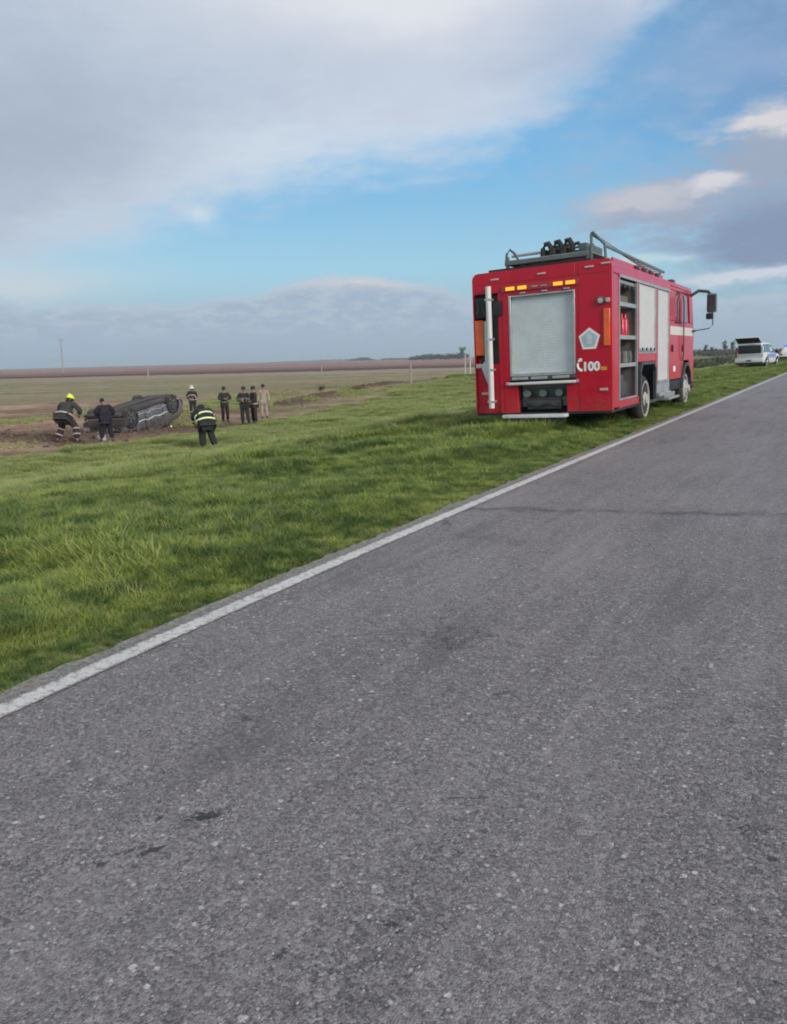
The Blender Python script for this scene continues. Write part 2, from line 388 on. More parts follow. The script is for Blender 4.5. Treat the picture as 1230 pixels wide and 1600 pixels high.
def on(px, py):                          # where the terrain is seen at a photo pixel
    r = ray(px, py); t = 3.
    while t < 4000:
        p = CAM+r*t
        if p.z < zp(p.x, p.y): break
        t *= 1.01
    lo, hi = t/1.01, t
    for _ in range(18):
        m_ = (lo+hi)/2; p = CAM+r*m_
        if p.z < zp(p.x, p.y): hi = m_
        else: lo = m_
    return CAM+r*hi
def ground():
    A = np.radians(np.concatenate([np.linspace(-180, -78, 40), np.linspace(-76, 10, 560), np.linspace(14, 180, 50)[:-1]]))
    rr = np.concatenate([np.linspace(.6, 12, 70), 12*(4000/12)**(np.linspace(0, 1, 430)[1:]**1.0)])
    AA, RR = np.meshgrid(A, rr); x = (RR*np.sin(AA)); y = RR*np.cos(AA); z = zt(x, y)
    nr, na = x.shape
    V = np.stack([x, y, z], -1).reshape(-1, 3)
    i = np.arange(nr-1)[:, None]*na; j = np.arange(na)[None, :]; j2 = (j+1) % na
    Fq = np.stack([i+j, i+j2, i+na+j2, i+na+j], -1).reshape(-1, 4)
    V = np.vstack([V, [[0, 0, zp(0, 0)]]]); c = len(V)-1
    tri = np.stack([np.full(na, c), (np.arange(na)+1) % na, np.arange(na)], -1)
    me = bpy.data.meshes.new('ground')
    me.vertices.add(len(V)); me.vertices.foreach_set('co', V.ravel())
    nl = Fq.size+tri.size; me.loops.add(nl); me.loops.foreach_set('vertex_index', np.concatenate([Fq[:, ::-1].ravel(), tri[:, ::1].ravel()]).astype(np.int32))
    me.polygons.add(len(Fq)+len(tri))
    ls = np.concatenate([np.arange(len(Fq))*4, Fq.size+np.arange(len(tri))*3]).astype(np.int32)
    me.polygons.foreach_set('loop_start', ls)
    me.update(calc_edges=True); me.validate()
    # colours of soil, stubble and grass, by place
    x, y = V[:, 0], V[:, 1]
    t = -x*sin(YAW)+y*cos(YAW)                       # how far into the fields
    s = x*cos(YAW)+y*sin(YAW)
    n1 = fbm(x*.35, y*.35, 4, 21); n2 = fbm(x*.06, y*.06, 3, 33); n3 = fbm(s*.012, t*.10, 3, 44); n4 = fbm(x*1.6, y*1.6, 3, 55)
    c3 = lambda *a: np.array(a)[None, :]
    mix = lambda a, b, f: a*(1-f[:, None])+b*f[:, None]
    near_g = mix(c3(.120, .160, .042)+0*V, c3(.200, .225, .075), np.clip(n1*1.5-.3, 0, 1))
    brown = mix(c3(.330, .215, .150)+0*V, c3(.200, .125, .085), sstep(n1, .35, .65))
    weed = mix(c3(.215, .210, .105)+0*V, c3(.270, .215, .135), sstep(n1, .3, .7))
    fld = mix(brown, weed, sstep(n2-.05+(n4-.5)*.45+.30*sstep(t, 44, 66)-.28*sstep(s, -2, 22)+(fbm(s*.05, t*.6, 3, 91)-.5)*.6+.1*sstep(t, 60, 100), .45, .64))
    fld = mix(fld, weed, sstep(t, 78, 100)*(1-.65*sstep(s, 0, 25)))
    strk = fbm(s*.02, t*.35, 3, 71); fld = fld*(1+(strk-.5)*.9)[:, None]
    fld = mix(fld, c3(.290, .245, .175), sstep(t+(n3-.5)*40, 160, 180))
    fld = mix(fld, c3(.105, .065, .055), sstep(t+(n3-.5)*16, 200, 212))
    fld = mix(fld, c3(.200, .120, .100), sstep(t+(n3-.5)*20, 250, 275))
    fld = mix(fld, mix(c3(.260, .150, .125)+0*V, c3(.310, .215, .175), sstep(n3, .35, .65)), sstep(t+(n3-.5)*40, 330, 420))
    fld = mix(fld, c3(.200, .160, .120), sstep(t, 1400, 1900))
    ed = edgeX(y)+(n1-.5)*2.2+(n2-.5)*5
    c = mix(near_g, fld, sstep(-x+ed, -.9, 1.3))
    c = mix(c, c3(.075, .045, .030), np.exp(-(seg_d(x, y, bank)/1.3)**2)*np.clip(n4*2.2, 0, 1))
    c = mix(c, c3(.085, .050, .035), np.exp(-(seg_d(x, y, bank2)/.85)**2)*np.clip(n4*2.6, 0, 1))
    c = mix(c, c3(.190, .180, .130), np.exp(-(np.maximum(np.abs(x+2.9)-.25, 0)/.13)**2)*(x < 0)*.85)
    wx_, wy_ = at(210, 672, ZF).x, at(210, 672, ZF).y
    wr_ = np.exp(-((((x-wx_)*cos(.75)+(y-wy_)*sin(.75))/4.2)**2+(((y-wy_)*cos(.75)-(x-wx_)*sin(.75))/2.6)**2))
    c = mix(c, c3(.090, .066, .048), np.clip(wr_*1.5*(.3+n4), 0, .9))
    # flattened muddy tracks under and behind the lorry
    tr = np.maximum(np.exp(-((x+3.75)/.28)**2), np.exp(-((x+5.75)/.28)**2))*sstep(y, 12.5, 15)*(1-sstep(y, 22, 26))
    c = mix(c, c3(.075, .070, .045), tr*.7)
    ca = me.color_attributes.new('soil', 'FLOAT_COLOR', 'POINT')
    ca.data.foreach_set('color', np.concatenate([c, np.ones((len(c), 1))], 1).astype(np.float32).ravel())
    mm, tt, b = new_mat('field_and_verge')
    at_ = tt.nodes.new('ShaderNodeAttribute'); at_.attribute_name = 'soil'
    tc = tt.nodes.new('ShaderNodeTexCoord').outputs['Object']
    a = noise(tt, tc, 5.0, 6, .7); a2 = noise(tt, tc, 1.1, 5, .65); a3 = noise(tt, tc, 28., 4, .7)
    f = (a-.5)*1.1+(a2-.5)*.9+(a3-.5)*.7+1.
    vm = tt.nodes.new('ShaderNodeVectorMath'); vm.operation = 'SCALE'; tt.links.new(at_.outputs['Color'], vm.inputs[0]); tt.links.new(f.s, vm.inputs['Scale'])
    tt.links.new(vm.outputs[0], b.inputs['Base Color']); b.inputs['Roughness'].default_value = .95; b.inputs['Specular IOR Level'].default_value = .15
    bp = tt.nodes.new('ShaderNodeBump'); bp.inputs['Strength'].default_value = .7; bp.inputs['Distance'].default_value = .06
    tt.links.new((a+a2*.6+a3*.3).s, bp.inputs['Height']); tt.links.new(bp.outputs[0], b.inputs['Normal'])
    o = link('ground', me, mm, smooth=False); me.shade_smooth(); tag(o, kind='structure')
ground()

# ------------------------------------------------------------------ road
def road_grid(x0, x1, y0, y1, z, ny=160, nx=2):
    b = MB(); ys = [y0+(y1-y0)*(k/ny)**3 if y0 >= 0 else None for k in range(ny+1)]
    vs = [[b.b.verts.new((x0+off(yy)+(x1-x0)*i/nx, yy, z)) for i in range(nx+1)] for yy in ys]
    for j in range(ny):
        for i in range(nx): b.b.faces.new([vs[j][i], vs[j][i+1], vs[j+1][i+1], vs[j+1][i]])
    return b
def off(y): return .22*np.exp(-np.maximum(y, 0)/2.)
LX = -2.83                                # centre of the white edge line
def asphalt():
    m, t, b = new_mat('worn_asphalt'); L = t.links.new
    tc = t.nodes.new('ShaderNodeTexCoord').outputs['Object']
    sp = t.nodes.new('ShaderNodeSeparateXYZ'); L(tc, sp.inputs[0]); x, y = X(sp.outputs[0], t), X(sp.outputs[1], t)
    big = noise(t, tc, .55, 4, .6); mid = noise(t, tc, 3.2, 5, .65); fine = noise(t, tc, 90., 4, .75); fine2 = noise(t, tc, 30., 5, .7)
    c = mixc(t, big.ss(.3, .7), (.176, .155, .152), (.240, .215, .210))
    c = mixc(t, mid.ss(.35, .7)*.4, c, (.180, .168, .170))
    c = mixc(t, (mid.ss(.45, .25))*.35, c, (.078, .070, .073))
    # wheel paths polished lighter
    wp = ((x+.75)/.38).op('POWER', 2)*-1.
    c = mixc(t, wp.op('EXPONENT')*.22, c, (.205, .192, .190))
    def cells(scale, off_):
        mp = t.nodes.new('ShaderNodeMapping'); mp.inputs['Location'].default_value = (off_, off_*2, 0); L(tc, mp.inputs[0])
        q = t.nodes.new('ShaderNodeTexVoronoi'); q.inputs['Scale'].default_value = scale; L(mp.outputs[0], q.inputs['Vector'])
        sc = t.nodes.new('ShaderNodeSeparateColor'); L(q.outputs['Color'], sc.inputs[0]); return X(sc.outputs[0], t), X(q.outputs['Distance'], t)
    ca_, cda = cells(150, 2.); cb_, cdb = cells(78, 5.)
    c = mixc(t, ca_.ss(.45, .0)*.75, c, (.050, .047, .048))
    c = mixc(t, ca_.ss(.62, 1.)*.60, c, (.350, .325, .312))
    c = mixc(t, cb_.ss(.30, .0)*.50, c, (.060, .056, .057))
    c = mixc(t, cb_.ss(.78, 1.)*.60, c, (.400, .375, .360))
    c = mixc(t, fine.ss(.46, .36)*.5, c, (.045, .042, .043))
    c = mixc(t, fine2.ss(.52, .72)*.6, c, (.250, .236, .238))
    g2 = noise(t, tc, 13., 6, .8)
    c = mixc(t, g2.ss(.48, .32)*.6, c, (.062, .056, .060))
    c = mixc(t, g2.ss(.54, .68)*.45, c, (.255, .240, .244))
    g3 = noise(t, tc, 45., 3, .6, 1.5)
    c = mixc(t, g3.ss(.64, .74)*.6, c, (.36, .345, .345))
    c = mixc(t, g3.ss(.36, .27)*.5, c, (.045, .040, .043))
    def chips(scale, thr, size, colr, k, seed, prev):
        mp = t.nodes.new('ShaderNodeMapping'); mp.inputs['Location'].default_value = (seed, seed*1.7, 0); L(tc, mp.inputs[0])
        wn = t.nodes.new('ShaderNodeTexVoronoi'); wn.inputs['Scale'].default_value = scale; L(mp.outputs[0], wn.inputs['Vector'])
        sc = t.nodes.new('ShaderNodeSeparateColor'); L(wn.outputs['Color'], sc.inputs[0])
        r1, r2 = X(sc.outputs[0], t), X(sc.outputs[1], t)
        dd = X(wn.outputs['Distance'], t) + (fine-.5)*.5+(fine2-.5)*.8
        f = dd.ss(r2*size+.06, r2*size*.5)*r1.ss(thr, thr+.02)*k
        return mixc(t, f, prev, colr), f
    c, f1 = chips(75, .72, .42, (.46, .43, .42), .8, 3., c)
    c, f2 = chips(42, .84, .40, (.58, .55, .53), .85, 9., c)
    c, f4 = chips(22, .93, .26, (.58, .55, .53), .85, 19., c)
    c, f3 = chips(34, .93, .34, (.030, .027, .028), .7, 14., c)
    # transverse crack, its point list read off the road
    w = noise(t, tc, 2.2, 5, .7)
    yc = (x+2.62)*.31+6.04 + (w-.5)*.75 + (fine2-.5)*.10
    ck = ((y-yc).op('ABSOLUTE')+(g2-.5)*.16).ss(.11, .0)*noise(t, tc, 1.9, 4, .6).ss(.38, .56)
    c = mixc(t, ck*.8, c, (.040, .036, .040))
    halo = (y-yc).op('ABSOLUTE').ss(.22, .03)*mid.ss(.3, .6)*.35
    c = mixc(t, halo, c, (.070, .062, .066))
    yc2 = (x+2.0)*.12+5.05 + (w-.5)*.5
    ck2 = (y-yc2).op('ABSOLUTE').ss(.11, .0)*x.ss(-.9, -1.5)*x.ss(-2.7, -2.2)*mid.ss(.35, .6)
    c = mixc(t, ck2*.45, c, (.055, .048, .052))
    mp = t.nodes.new('ShaderNodeMapping'); mp.inputs['Scale'].default_value = (1.6, .35, 1); L(tc, mp.inputs[0])
    wear = noise(t, mp.outputs[0], 1., 4, .65)
    c = mixc(t, wear.ss(.50, .72)*.30, c, (.31, .285, .275)); c = mixc(t, wear.ss(.48, .30)*.50, c, (.085, .075, .075))
    mp2 = t.nodes.new('ShaderNodeMapping'); mp2.inputs['Scale'].default_value = (9., .5, 1); L(tc, mp2.inputs[0])
    strk = noise(t, mp2.outputs[0], 1., 4, .6)
    c = mixc(t, strk.ss(.52, .70)*.22, c, (.33, .30, .29)); c = mixc(t, strk.ss(.46, .32)*.25, c, (.08, .07, .07))
    # branching hairline cracks
    vq = t.nodes.new('ShaderNodeTexVoronoi'); vq.feature = 'DISTANCE_TO_EDGE'; vq.inputs['Scale'].default_value = 1.15
    wv = t.nodes.new('ShaderNodeVectorMath'); wv.operation = 'ADD'; L(tc, wv.inputs[0]); L(comb(t, (w-.5)*.9, (mid-.5)*.9), wv.inputs[1]); L(wv.outputs[0], vq.inputs['Vector'])
    hc = X(vq.outputs['Distance'], t).ss(.010, .0)*noise(t, tc, .8, 3, .6).ss(.50, .60)*g2.ss(.36, .5)
    c = mixc(t, hc*.65, c, (.040, .035, .036))
    # tar spots and short gouges
    def spot(px, py, a, l, wd, k=.85):
        q = at(px, py, 0); ca, sa = cos(a), sin(a)
        dx, dy = x-q.x, y-q.y
        p1 = (dx*ca+dy*sa)/(l*1.35); p2 = (dy*ca-dx*sa)/(wd*1.7)
        e = (p1*p1+p2*p2).op('SQRT')+(fine2-.5)*2.4+(fine-.5)*1.4
        return (e+(cb_-.5)*.7+(ca_-.5)*.5).ss(1.35, .45)*k*.9
    sp_ = [(325, 1275, .9, .035, .016, .95), (312, 1277, .2, .018, .012, .7), (248, 1278, .5, .011, .008, .9), (245, 1326, 1.15, .042, .006, .9), (190, 1332, 1.0, .040, .005, .85), (157, 1350, .6, .016, .008, .8),
           (620, 1446, .9, .020, .011, .8), (440, 1492, .7, .014, .010, .8), (727, 1247, .5, .045, .004, .7), (1050, 1213, .3, .03, .006, .6), (560, 1510, .8, .05, .010, .35),
           (1205, 1340, .4, .012, .008, .8), (570, 1560, .6, .05, .02, .25), (270, 1590, .7, .02, .012, .4), (383, 1123, .2, .02, .012, .7), (740, 1195, .3, .016, .010, .6), (790, 1083, .6, .03, .016, .5)]
    for q in sp_: c = mixc(t, spot(*q), c, (.020, .018, .019))
    # dusty edge beside the white line
    c = mixc(t, (x-(y*-.5).op('EXPONENT')*.22+(mid-.5)*.16+(fine2-.5)*.1).ss(LX-.02, LX-.15)*.9*g2.ss(.38, .60, .45, 1.), c, mixc(t, fine2.ss(.42, .58), (.150, .142, .100), (.330, .305, .245)))
    L(c, b.inputs['Base Color'])
    L((fine.ss(.2, .8)*.2+.50).s, b.inputs['Roughness']); b.inputs['Specular IOR Level'].default_value = .45
    bp = t.nodes.new('ShaderNodeBump'); bp.inputs['Strength'].default_value = .8; bp.inputs['Distance'].default_value = .008
    L((fine*.8+fine2*.8-cda*.7-cdb*.5-hc*1.5+ca_*.3+f1*.5+f2*.6-f3*.6-ck*2.).s, bp.inputs['Height']); L(bp.outputs[0], b.inputs['Normal'])
    return m
M['asphalt'] = asphalt()
def edge_verts_jitter():
    # the asphalt sheet with a ragged left edge
    b = MB(); ys = [-40+.0]; yy = -40.
    ys = list(np.linspace(-60, 0, 20)[:-1])+list(np.linspace(0, 30, 400)[:-1])+list(30*(2500/30)**np.linspace(0, 1, 120))
    xs = [None, -2.5, 0., 3.85]
    rows = []
    for v in ys:
        w = -2.99+off(v)+.035*(vnoise(v*1.3, 0., 4)-.5)+.03*(vnoise(v*9., 3., 5)-.5)+.04*(vnoise(v*31., 3., 5)-.5)
        rows.append([b.b.verts.new((w if i == 0 else xs[i], v, 0)) for i in range(4)])
        rows[-1].insert(0, b.b.verts.new((w-.015, v, -.05)))
    for p, q in zip(rows, rows[1:]):
        for i in range(4): b.b.faces.new([p[i], p[i+1], q[i+1], q[i]])
    return b
tag(edge_verts_jitter().build('road', 'asphalt', smooth=False), kind='structure')
def linemat():
    m, t, b = new_mat('worn_white_line'); L = t.links.new
    tc = t.nodes.new('ShaderNodeTexCoord').outputs['Object']
    n = noise(t, tc, 26, 5, .75); n2 = noise(t, tc, 2.1, 4, .6); n3 = noise(t, tc, 110, 3, .7)
    sp = t.nodes.new('ShaderNodeSeparateXYZ'); L(tc, sp.inputs[0]); x = X(sp.outputs[0], t); y = X(sp.outputs[1], t)
    ed = ((x-LX-(y*-.5).op('EXPONENT')*.22).op('ABSOLUTE')+(n-.5)*.09+(n3-.5)*.05).ss(.036, .056)
    c = mixc(t, n2.ss(.3, .7)*.6+.0, (.60, .585, .55), (.47, .455, .43))
    c = mixc(t, n.ss(.50, .62)*.65, c, (.24, .23, .215))
    n5 = noise(t, tc, 7., 5, .75); c = mixc(t, n5.ss(.56, .66)*.6, c, (.22, .205, .20))
    c = mixc(t, n3.ss(.54, .66)*.5, c, (.2, .19, .19))
    c = mixc(t, ed*.95, c, (.17, .155, .15))
    L(c, b.inputs['Base Color']); b.inputs['Roughness'].default_value = .7
    return m
M['line'] = linemat()
tag(road_grid(LX-.058, LX+.058, 0, 1500, .004, 120, 1).build('road_edge_line', 'line', smooth=False), kind='structure')

# loose stones lying on the road
def stones():
    b = MB(); n = 0
    while n < 260:
        px = random.uniform(0, 1230); py = random.uniform(950, 1600)
        if random.random() > .35+.65*(px/1230)*(py-900)/700: continue
        q = at(px, py, 0)
        if q.x < -2.6: continue
        s = random.uniform(.0016, .0042)*(1.6 if random.random() < .08 else 1); n += 1
        vs = [b.b.verts.new((q.x+s*a*random.uniform(.6, 1.2), q.y+s*c*random.uniform(.6, 1.2), .001+s*max(0, d)*.8)) for a, c, d in
              ((1, 0, .1), (.4, .9, .1), (-.8, .7, .1), (-1, -.3, .1), (0, -1, .1), (.7, -.6, .1), (.1, .1, 1.1))]
        for i in range(6): b.b.faces.new([vs[i], vs[(i+1) % 6], vs[6]])
    o = b.build('loose_gravel', mat('pale_gravel', (.33, .31, .31), .8, var=.35, scale=40), smooth=False); tag(o, kind='stuff')
stones()

# ------------------------------------------------------------------ grass (one uncountable mass)
def grass():
    m, t, b = new_mat('grass_blades'); L = t.links.new
    oi = t.nodes.new('ShaderNodeObjectInfo'); rn = X(oi.outputs['Random'], t)
    ge = t.nodes.new('ShaderNodeNewGeometry').outputs['Position']
    big = noise(t, ge, .55, 4, .6); mid = noise(t, ge, 3.4, 5, .7)
    sp = t.nodes.new('ShaderNodeSeparateXYZ'); L(ge, sp.inputs[0]); wx = X(sp.outputs[0], t)
    c = mixc(t, (big*.45+mid*.75-.1).ss(.40, .62), (.095, .172, .042), (.375, .440, .110))
    c = mixc(t, (wx+(big-.5)*6.).ss(-6.5, -13.)*.8, c, (.430, .470, .180))
    c = mixc(t, rn.ss(.72, .95)*.5, c, (.400, .370, .160))
    c = mixc(t, rn.ss(.25, .0)*.5, c, (.050, .110, .026))
    L(c, b.inputs['Base Color']); b.inputs['Roughness'].default_value = .6; b.inputs['Specular IOR Level'].default_value = .25
    tr = t.nodes.new('ShaderNodeBsdfTranslucent'); L(c, tr.inputs[0])
    mx = t.nodes.new('ShaderNodeMixShader'); mx.inputs[0].default_value = .35
    L(b.outputs[0], mx.inputs[1]); L(tr.outputs[0], mx.inputs[2]); L(mx.outputs[0], t.nodes['Material Output'].inputs[0])
    pc = bpy.data.collections.new('tufts')
    for k in range(6):
        bb = MB(); nb = 34
        for i in range(nb):
            a = random.uniform(0, 2*pi); r0 = random.uniform(0, .075); h = random.uniform(.05, .13)*(1.35 if k == 5 else 1)
            ba = a+random.gauss(0, .8); bend = random.uniform(.02, .11); w = random.uniform(.0022, .0045)
            base = Vector((cos(a)*r0, sin(a)*r0, -.01)); d = Vector((cos(ba), sin(ba), 0)); sd_ = Vector((-sin(ba), cos(ba), 0))
            pr = None
            for j in range(3):
                f = j/3; p = base+d*bend*f*f*1.3+Vector((0, 0, h*f*(1-.25*f))); ww = w*(1-.3*f)
                cur = [bb.b.verts.new(p-sd_*ww), bb.b.verts.new(p+sd_*ww)]
                if pr: bb.b.faces.new([pr[0], pr[1], cur[1], cur[0]])
                pr = cur
            tip = bb.b.verts.new(base+d*bend*1.3+Vector((0, 0, h*.78))); bb.b.faces.new([pr[0], pr[1], tip])
        me = bpy.data.meshes.new('tuft'); bb.b.to_mesh(me); bb.b.free(); me.materials.append(m)
        pc.objects.link(bpy.data.objects.new('tuft', me))
    # scatter
    N = 560000
    rr_ = rng.uniform(2.2, 85, N)          # uniform in r => density ~ 1/r
    aa = np.radians(rng.uniform(-66, 2, N)); x = rr_*np.sin(aa); y = rr_*np.cos(aa)
    dens = 1.0
    e = edgeX(y)+ (fbm(x*.3, y*.3, 3, 8)-.5)*5
    keep = (x < -2.93+off(y)-.10*fbm(y*3, x*0, 2, 6)) & (x > e)
    fld = (x <= e) & (x > e-16) & (rng.random(N) < .10*sstep(fbm(x*.3, y*.3, 3, 77), .5, .7))
    edge_thin = rng.random(N) < (.35+.65*sstep(-x+off(y), 2.92, 3.12))
    wheel = (np.maximum(np.exp(-((x+3.75)/.25)**2), np.exp(-((x+5.75)/.25)**2))*(y > 13)*(y < 26)) > .5
    keep = (keep & edge_thin & ~(wheel & (rng.random(N) < .8))) | fld
    x, y, rr_ = x[keep], y[keep], rr_[keep]
    z = zt(x, y)
    sc = (.30+1.5*fbm(x*1.1, y*1.1, 4, 12)**1.5+.25*rng.random(len(x)))*(.32+.68*sstep(-x+off(y), 2.92, 3.9))*(1+.012*rr_)*(1+.5*(fbm(x*.35, y*.35, 2, 61) > .62))
    me = bpy.data.meshes.new('grass'); me.vertices.add(len(x)); me.vertices.foreach_set('co', np.stack([x, y, z], -1).ravel())
    at_ = me.attributes.new('sc', 'FLOAT', 'POINT'); at_.data.foreach_set('value', sc.astype(np.float32))
    o = bpy.data.objects.new('grass', me); COL.objects.link(o); me.materials.append(m)
    ng = bpy.data.node_groups.new('scatter', 'GeometryNodeTree')
    ng.interface.new_socket('Geometry', in_out='INPUT', socket_type='NodeSocketGeometry'); ng.interface.new_socket('Geometry', in_out='OUTPUT', socket_type='NodeSocketGeometry')
    gi = ng.nodes.new('NodeGroupInput'); go = ng.nodes.new('NodeGroupOutput')
    ci = ng.nodes.new('GeometryNodeCollectionInfo'); ci.inputs['Collection'].default_value = pc; ci.inputs['Separate Children'].default_value = True; ci.inputs['Reset Children'].default_value = True
    ip = ng.nodes.new('GeometryNodeInstanceOnPoints'); ip.inputs['Pick Instance'].default_value = True
    rv = ng.nodes.new('FunctionNodeRandomValue'); rv.data_type = 'FLOAT_VECTOR'; rv.inputs[0].default_value = (-.15, -.15, 0); rv.inputs[1].default_value = (.15, .15, 6.28)
    na = ng.nodes.new('GeometryNodeInputNamedAttribute'); na.data_type = 'FLOAT'; na.inputs['Name'].default_value = 'sc'
    ng.links.new(gi.outputs[0], ip.inputs['Points']); ng.links.new(ci.outputs[0], ip.inputs['Instance'])
    ng.links.new(rv.outputs[0], ip.inputs['Rotation']); ng.links.new(na.outputs[0], ip.inputs['Scale']); ng.links.new(ip.outputs[0], go.inputs[0])
    md = o.modifiers.new('scatter', 'NODES'); md.node_group = ng
    tag(o, kind='stuff')
    print('grass tufts', len(x))
grass()

# ------------------------------------------------------------------ fire engine
LEAN = R(-2.0)
def fire_engine():
    mt = Matrix.Translation((-4.715, 13.38, -.12)) @ Matrix.Rotation(LEAN, 4, 'Y')
    T = empty('fire_engine', mtx=mt)
    tag(T, 'red fire engine with silver roller shutters parked on the grass verge', 'fire engine')
    W2 = 1.275; H_ = 2.93; LB = 4.88
    def P(name, b, m, parent=T, **k): return b.build(name, m, parent, **k)
    def rnd(x0, x1, z0, z1, r, n=5, corners=(1, 1, 1, 1)):    # rounded rectangle in x,z
        pts = []
        for (cx, cz, a0, on) in ((x1, z0, -90, corners[1]), (x1, z1, 0, corners[2]), (x0, z1, 90, corners[3]), (x0, z0, 180, corners[0])):
            rr = r if on else .004
            ox = cx - rr*(1 if cx == x1 else -1); oz = cz - rr*(1 if cz == z1 else -1)
            for k in range(n+1):
                a = R(a0+90*k/n); pts.append((ox+rr*cos(a), oz+rr*sin(a)))
        return pts
    def ringplate(b, outer, inner, axis, a, c):                # plate with a hole: outer/inner same count
        n = len(outer)
        def V(p, h): return b.b.verts.new((p[0], h, p[1]) if axis == 'y' else (h, p[0], p[1]))
        oa = [V(p, a) for p in outer]; ia = [V(p, a) for p in inner]; oc = [V(p, c) for p in outer]; ic = [V(p, c) for p in inner]
        for i in range(n):
            j = (i+1) % n
            b.b.faces.new([oa[i], oa[j], ia[j], ia[i]]); b.b.faces.new([oc[j], oc[i], ic[i], ic[j]])
            b.b.faces.new([oa[j], oa[i], oc[i], oc[j]]); b.b.faces.new([ia[i], ia[j], ic[j], ic[i]])
    # body shell: rear wall pieces, roof, left wall, inner bulkheads
    b = MB()
    # rear wall is built round the roller shutter and the pump bay
    b.prism(rnd(.64, W2, .40, H_, .12, corners=(0, 0, 1, 0)), 'y', 0, .10)
    b.box(-.58, .64, .0, .10, 2.49, H_)
    b.prism(rnd(-W2, -.58, 2.56, H_, .12, corners=(0, 0, 0, 1)), 'y', 0, .10)
    b.box(-.78, -.58, 0, .10, .40, 2.56)
    b.box(-.58, -.44, .0, .10, .40, .90); b.box(.48, .64, 0, .10, .40, .90)
    b.box(-W2, -1.245, 0, .10, .40, 2.56)
    P('rear_wall', b, 'red', bevel=.012)
    b = MB(); b.box(-1.245, -.78, .03, .09, .40, 1.30); P('corner_panel', b, 'red', bevel=.01)
    b = MB(); b.box(-1.245, -.78, .16, .18, 1.30, 2.56); b.box(-1.245, -.78, .10, .16, 1.30, 1.32); P('niche_wall', b, 'steel')
    b = MB()
    prof = [(-W2, 2.70), (-W2, H_-.09), (-W2+.04, H_-.03), (-W2+.12, H_), (W2-.12, H_), (W2-.04, H_-.03), (W2, H_-.09), (W2, 2.70)]
    b.prism(prof, 'y', .103, LB); P('roof_panel', b, 'red', bevel=.01)
    b = MB(); b.box(-W2, -W2+.05, .103, LB, .55, 2.697); P('left_wall', b, 'red')
    b = MB(); b.box(-W2+.06, W2-.62, .19, LB-.02, .5, 2.695); P('inner_wall', b, 'int')
    # right side: posts and sills
    b = MB()
    b.box(W2-.05, W2, .103, .44, .43, 2.697); P('corner_post', b, 'red', bevel=.015)
    for q0, q1, q2 in ((1.80, 1.90, 1.19), (3.41, 3.57, .70), (4.76, LB, .70)):
        b = MB(); b.box(W2-.05, W2+.004, q0, q1, q2, 2.697); P('door_pillar', b, 'red', bevel=.008)
    b = MB(); b.box(W2-.60, W2, .44, 1.98, .40, .545); P('side_sill', b, 'red', bevel=.015)
    b = MB(); b.box(W2-.05, W2+.002, 1.90, 3.41, 1.19, 1.345); P('arch_panel', b, 'red', bevel=.008)
    b = MB(); b.box(W2-.05, W2+.003, 3.41, LB, .52, .695); P('side_sill', b, 'alu', bevel=.01)
    # white strip over the shutters and silver guide frames
    b = MB(); b.box(W2+.001, W2+.022, .46, LB-.02, 2.655, 2.70); P('rain_gutter', b, 'alu')
    for y0, y1, z0 in ((.44, 1.80, .545), (1.90, 3.41, 1.345), (3.57, 4.76, .695)):
        b = MB(); b.box(W2-.03, W2+.012, y0, y0+.045, z0, 2.65); b.box(W2-.03, W2+.012, y1-.045, y1, z0, 2.65); b.box(W2-.03, W2+.012, y0+.045, y1-.045, z0, z0+.03)
        P('shutter_frame', b, 'alu')
    def shutter(y0, y1, z0, z1, x, m):
        b = MB(); n = int((z1-z0)/.048)
        for k in range(n):
            a = z0+(z1-z0)*k/n; c = z0+(z1-z0)*(k+1)/n
            b.prism([(x, a), (x+.0006, a+.004), (x+.0014, (a+c)/2), (x+.0006, c-.004), (x, c), (x-.01, c), (x-.01, a)], 'y', y0, y1)
        # prism on axis y takes (x,z) pairs
        o = P('roller_shutter', b, m, smooth=False); return o
    sh = shutter(1.945, 3.365, 1.378, 2.65, W2-.012, 'paleshutter')
    b = MB(); b.box(W2, W2+.03, 1.96, 3.35, 1.385, 1.43); bar = P('shutter_bar', b, 'alu', sh)
    for k in range(4): b = MB(); b.box(W2+.03, W2+.045, 2.05+k*.36, 2.13+k*.36, 1.40, 1.46); P('latch', b, 'black', sh)
    sh = shutter(3.615, 4.715, .73, 2.65, W2-.012, 'paleshutter')
    b = MB(); b.box(W2, W2+.03, 3.63, 4.70, .735, .78); P('shutter_bar', b, 'alu', sh)
    # open locker
    b = MB(); b.box(W2-.61, W2-.60, .44, 1.80, .545, 2.65); b.box(W2-.60, W2-.03, 1.79, 1.80, .545, 2.65); b.box(W2-.60, W2-.05, .44, .45, .545, 2.65); P('locker_lining', b, 'int')
    for z in (2.21, 1.64, 1.15):
        b = MB(); b.box(W2-.60, W2-.02, .452, 1.788, z-.02, z+.02); b.box(W2-.02, W2-.008, .49, 1.75, z-.03, z+.04); P('shelf', b, 'alu')
    b = MB(); b.lathe([(.5, .05), (1.75, .05)], 'y', (W2-.08, 0, 2.60), 14); P('shutter_roll', b, 'alu')
    for k in range(4): b = MB(); b.box(W2-.04, W2-.01, .55+k*.32, .67+k*.32, 2.50, 2.56); P('latch', b, 'black')
    # equipment that belongs to the locker
    b = MB(); b.box(W2-.55, W2-.10, .62, 1.20, .56, .98, .03); b.box(W2-.50, W2-.14, 1.30, 1.68, .56, .86, .03); P('equipment_box', b, 'steel')
    b = MB(); b.box(W2-.5, W2-.1, .58, 1.0, 1.68, 1.90, .03); P('equipment_box', b, 'greymetal')
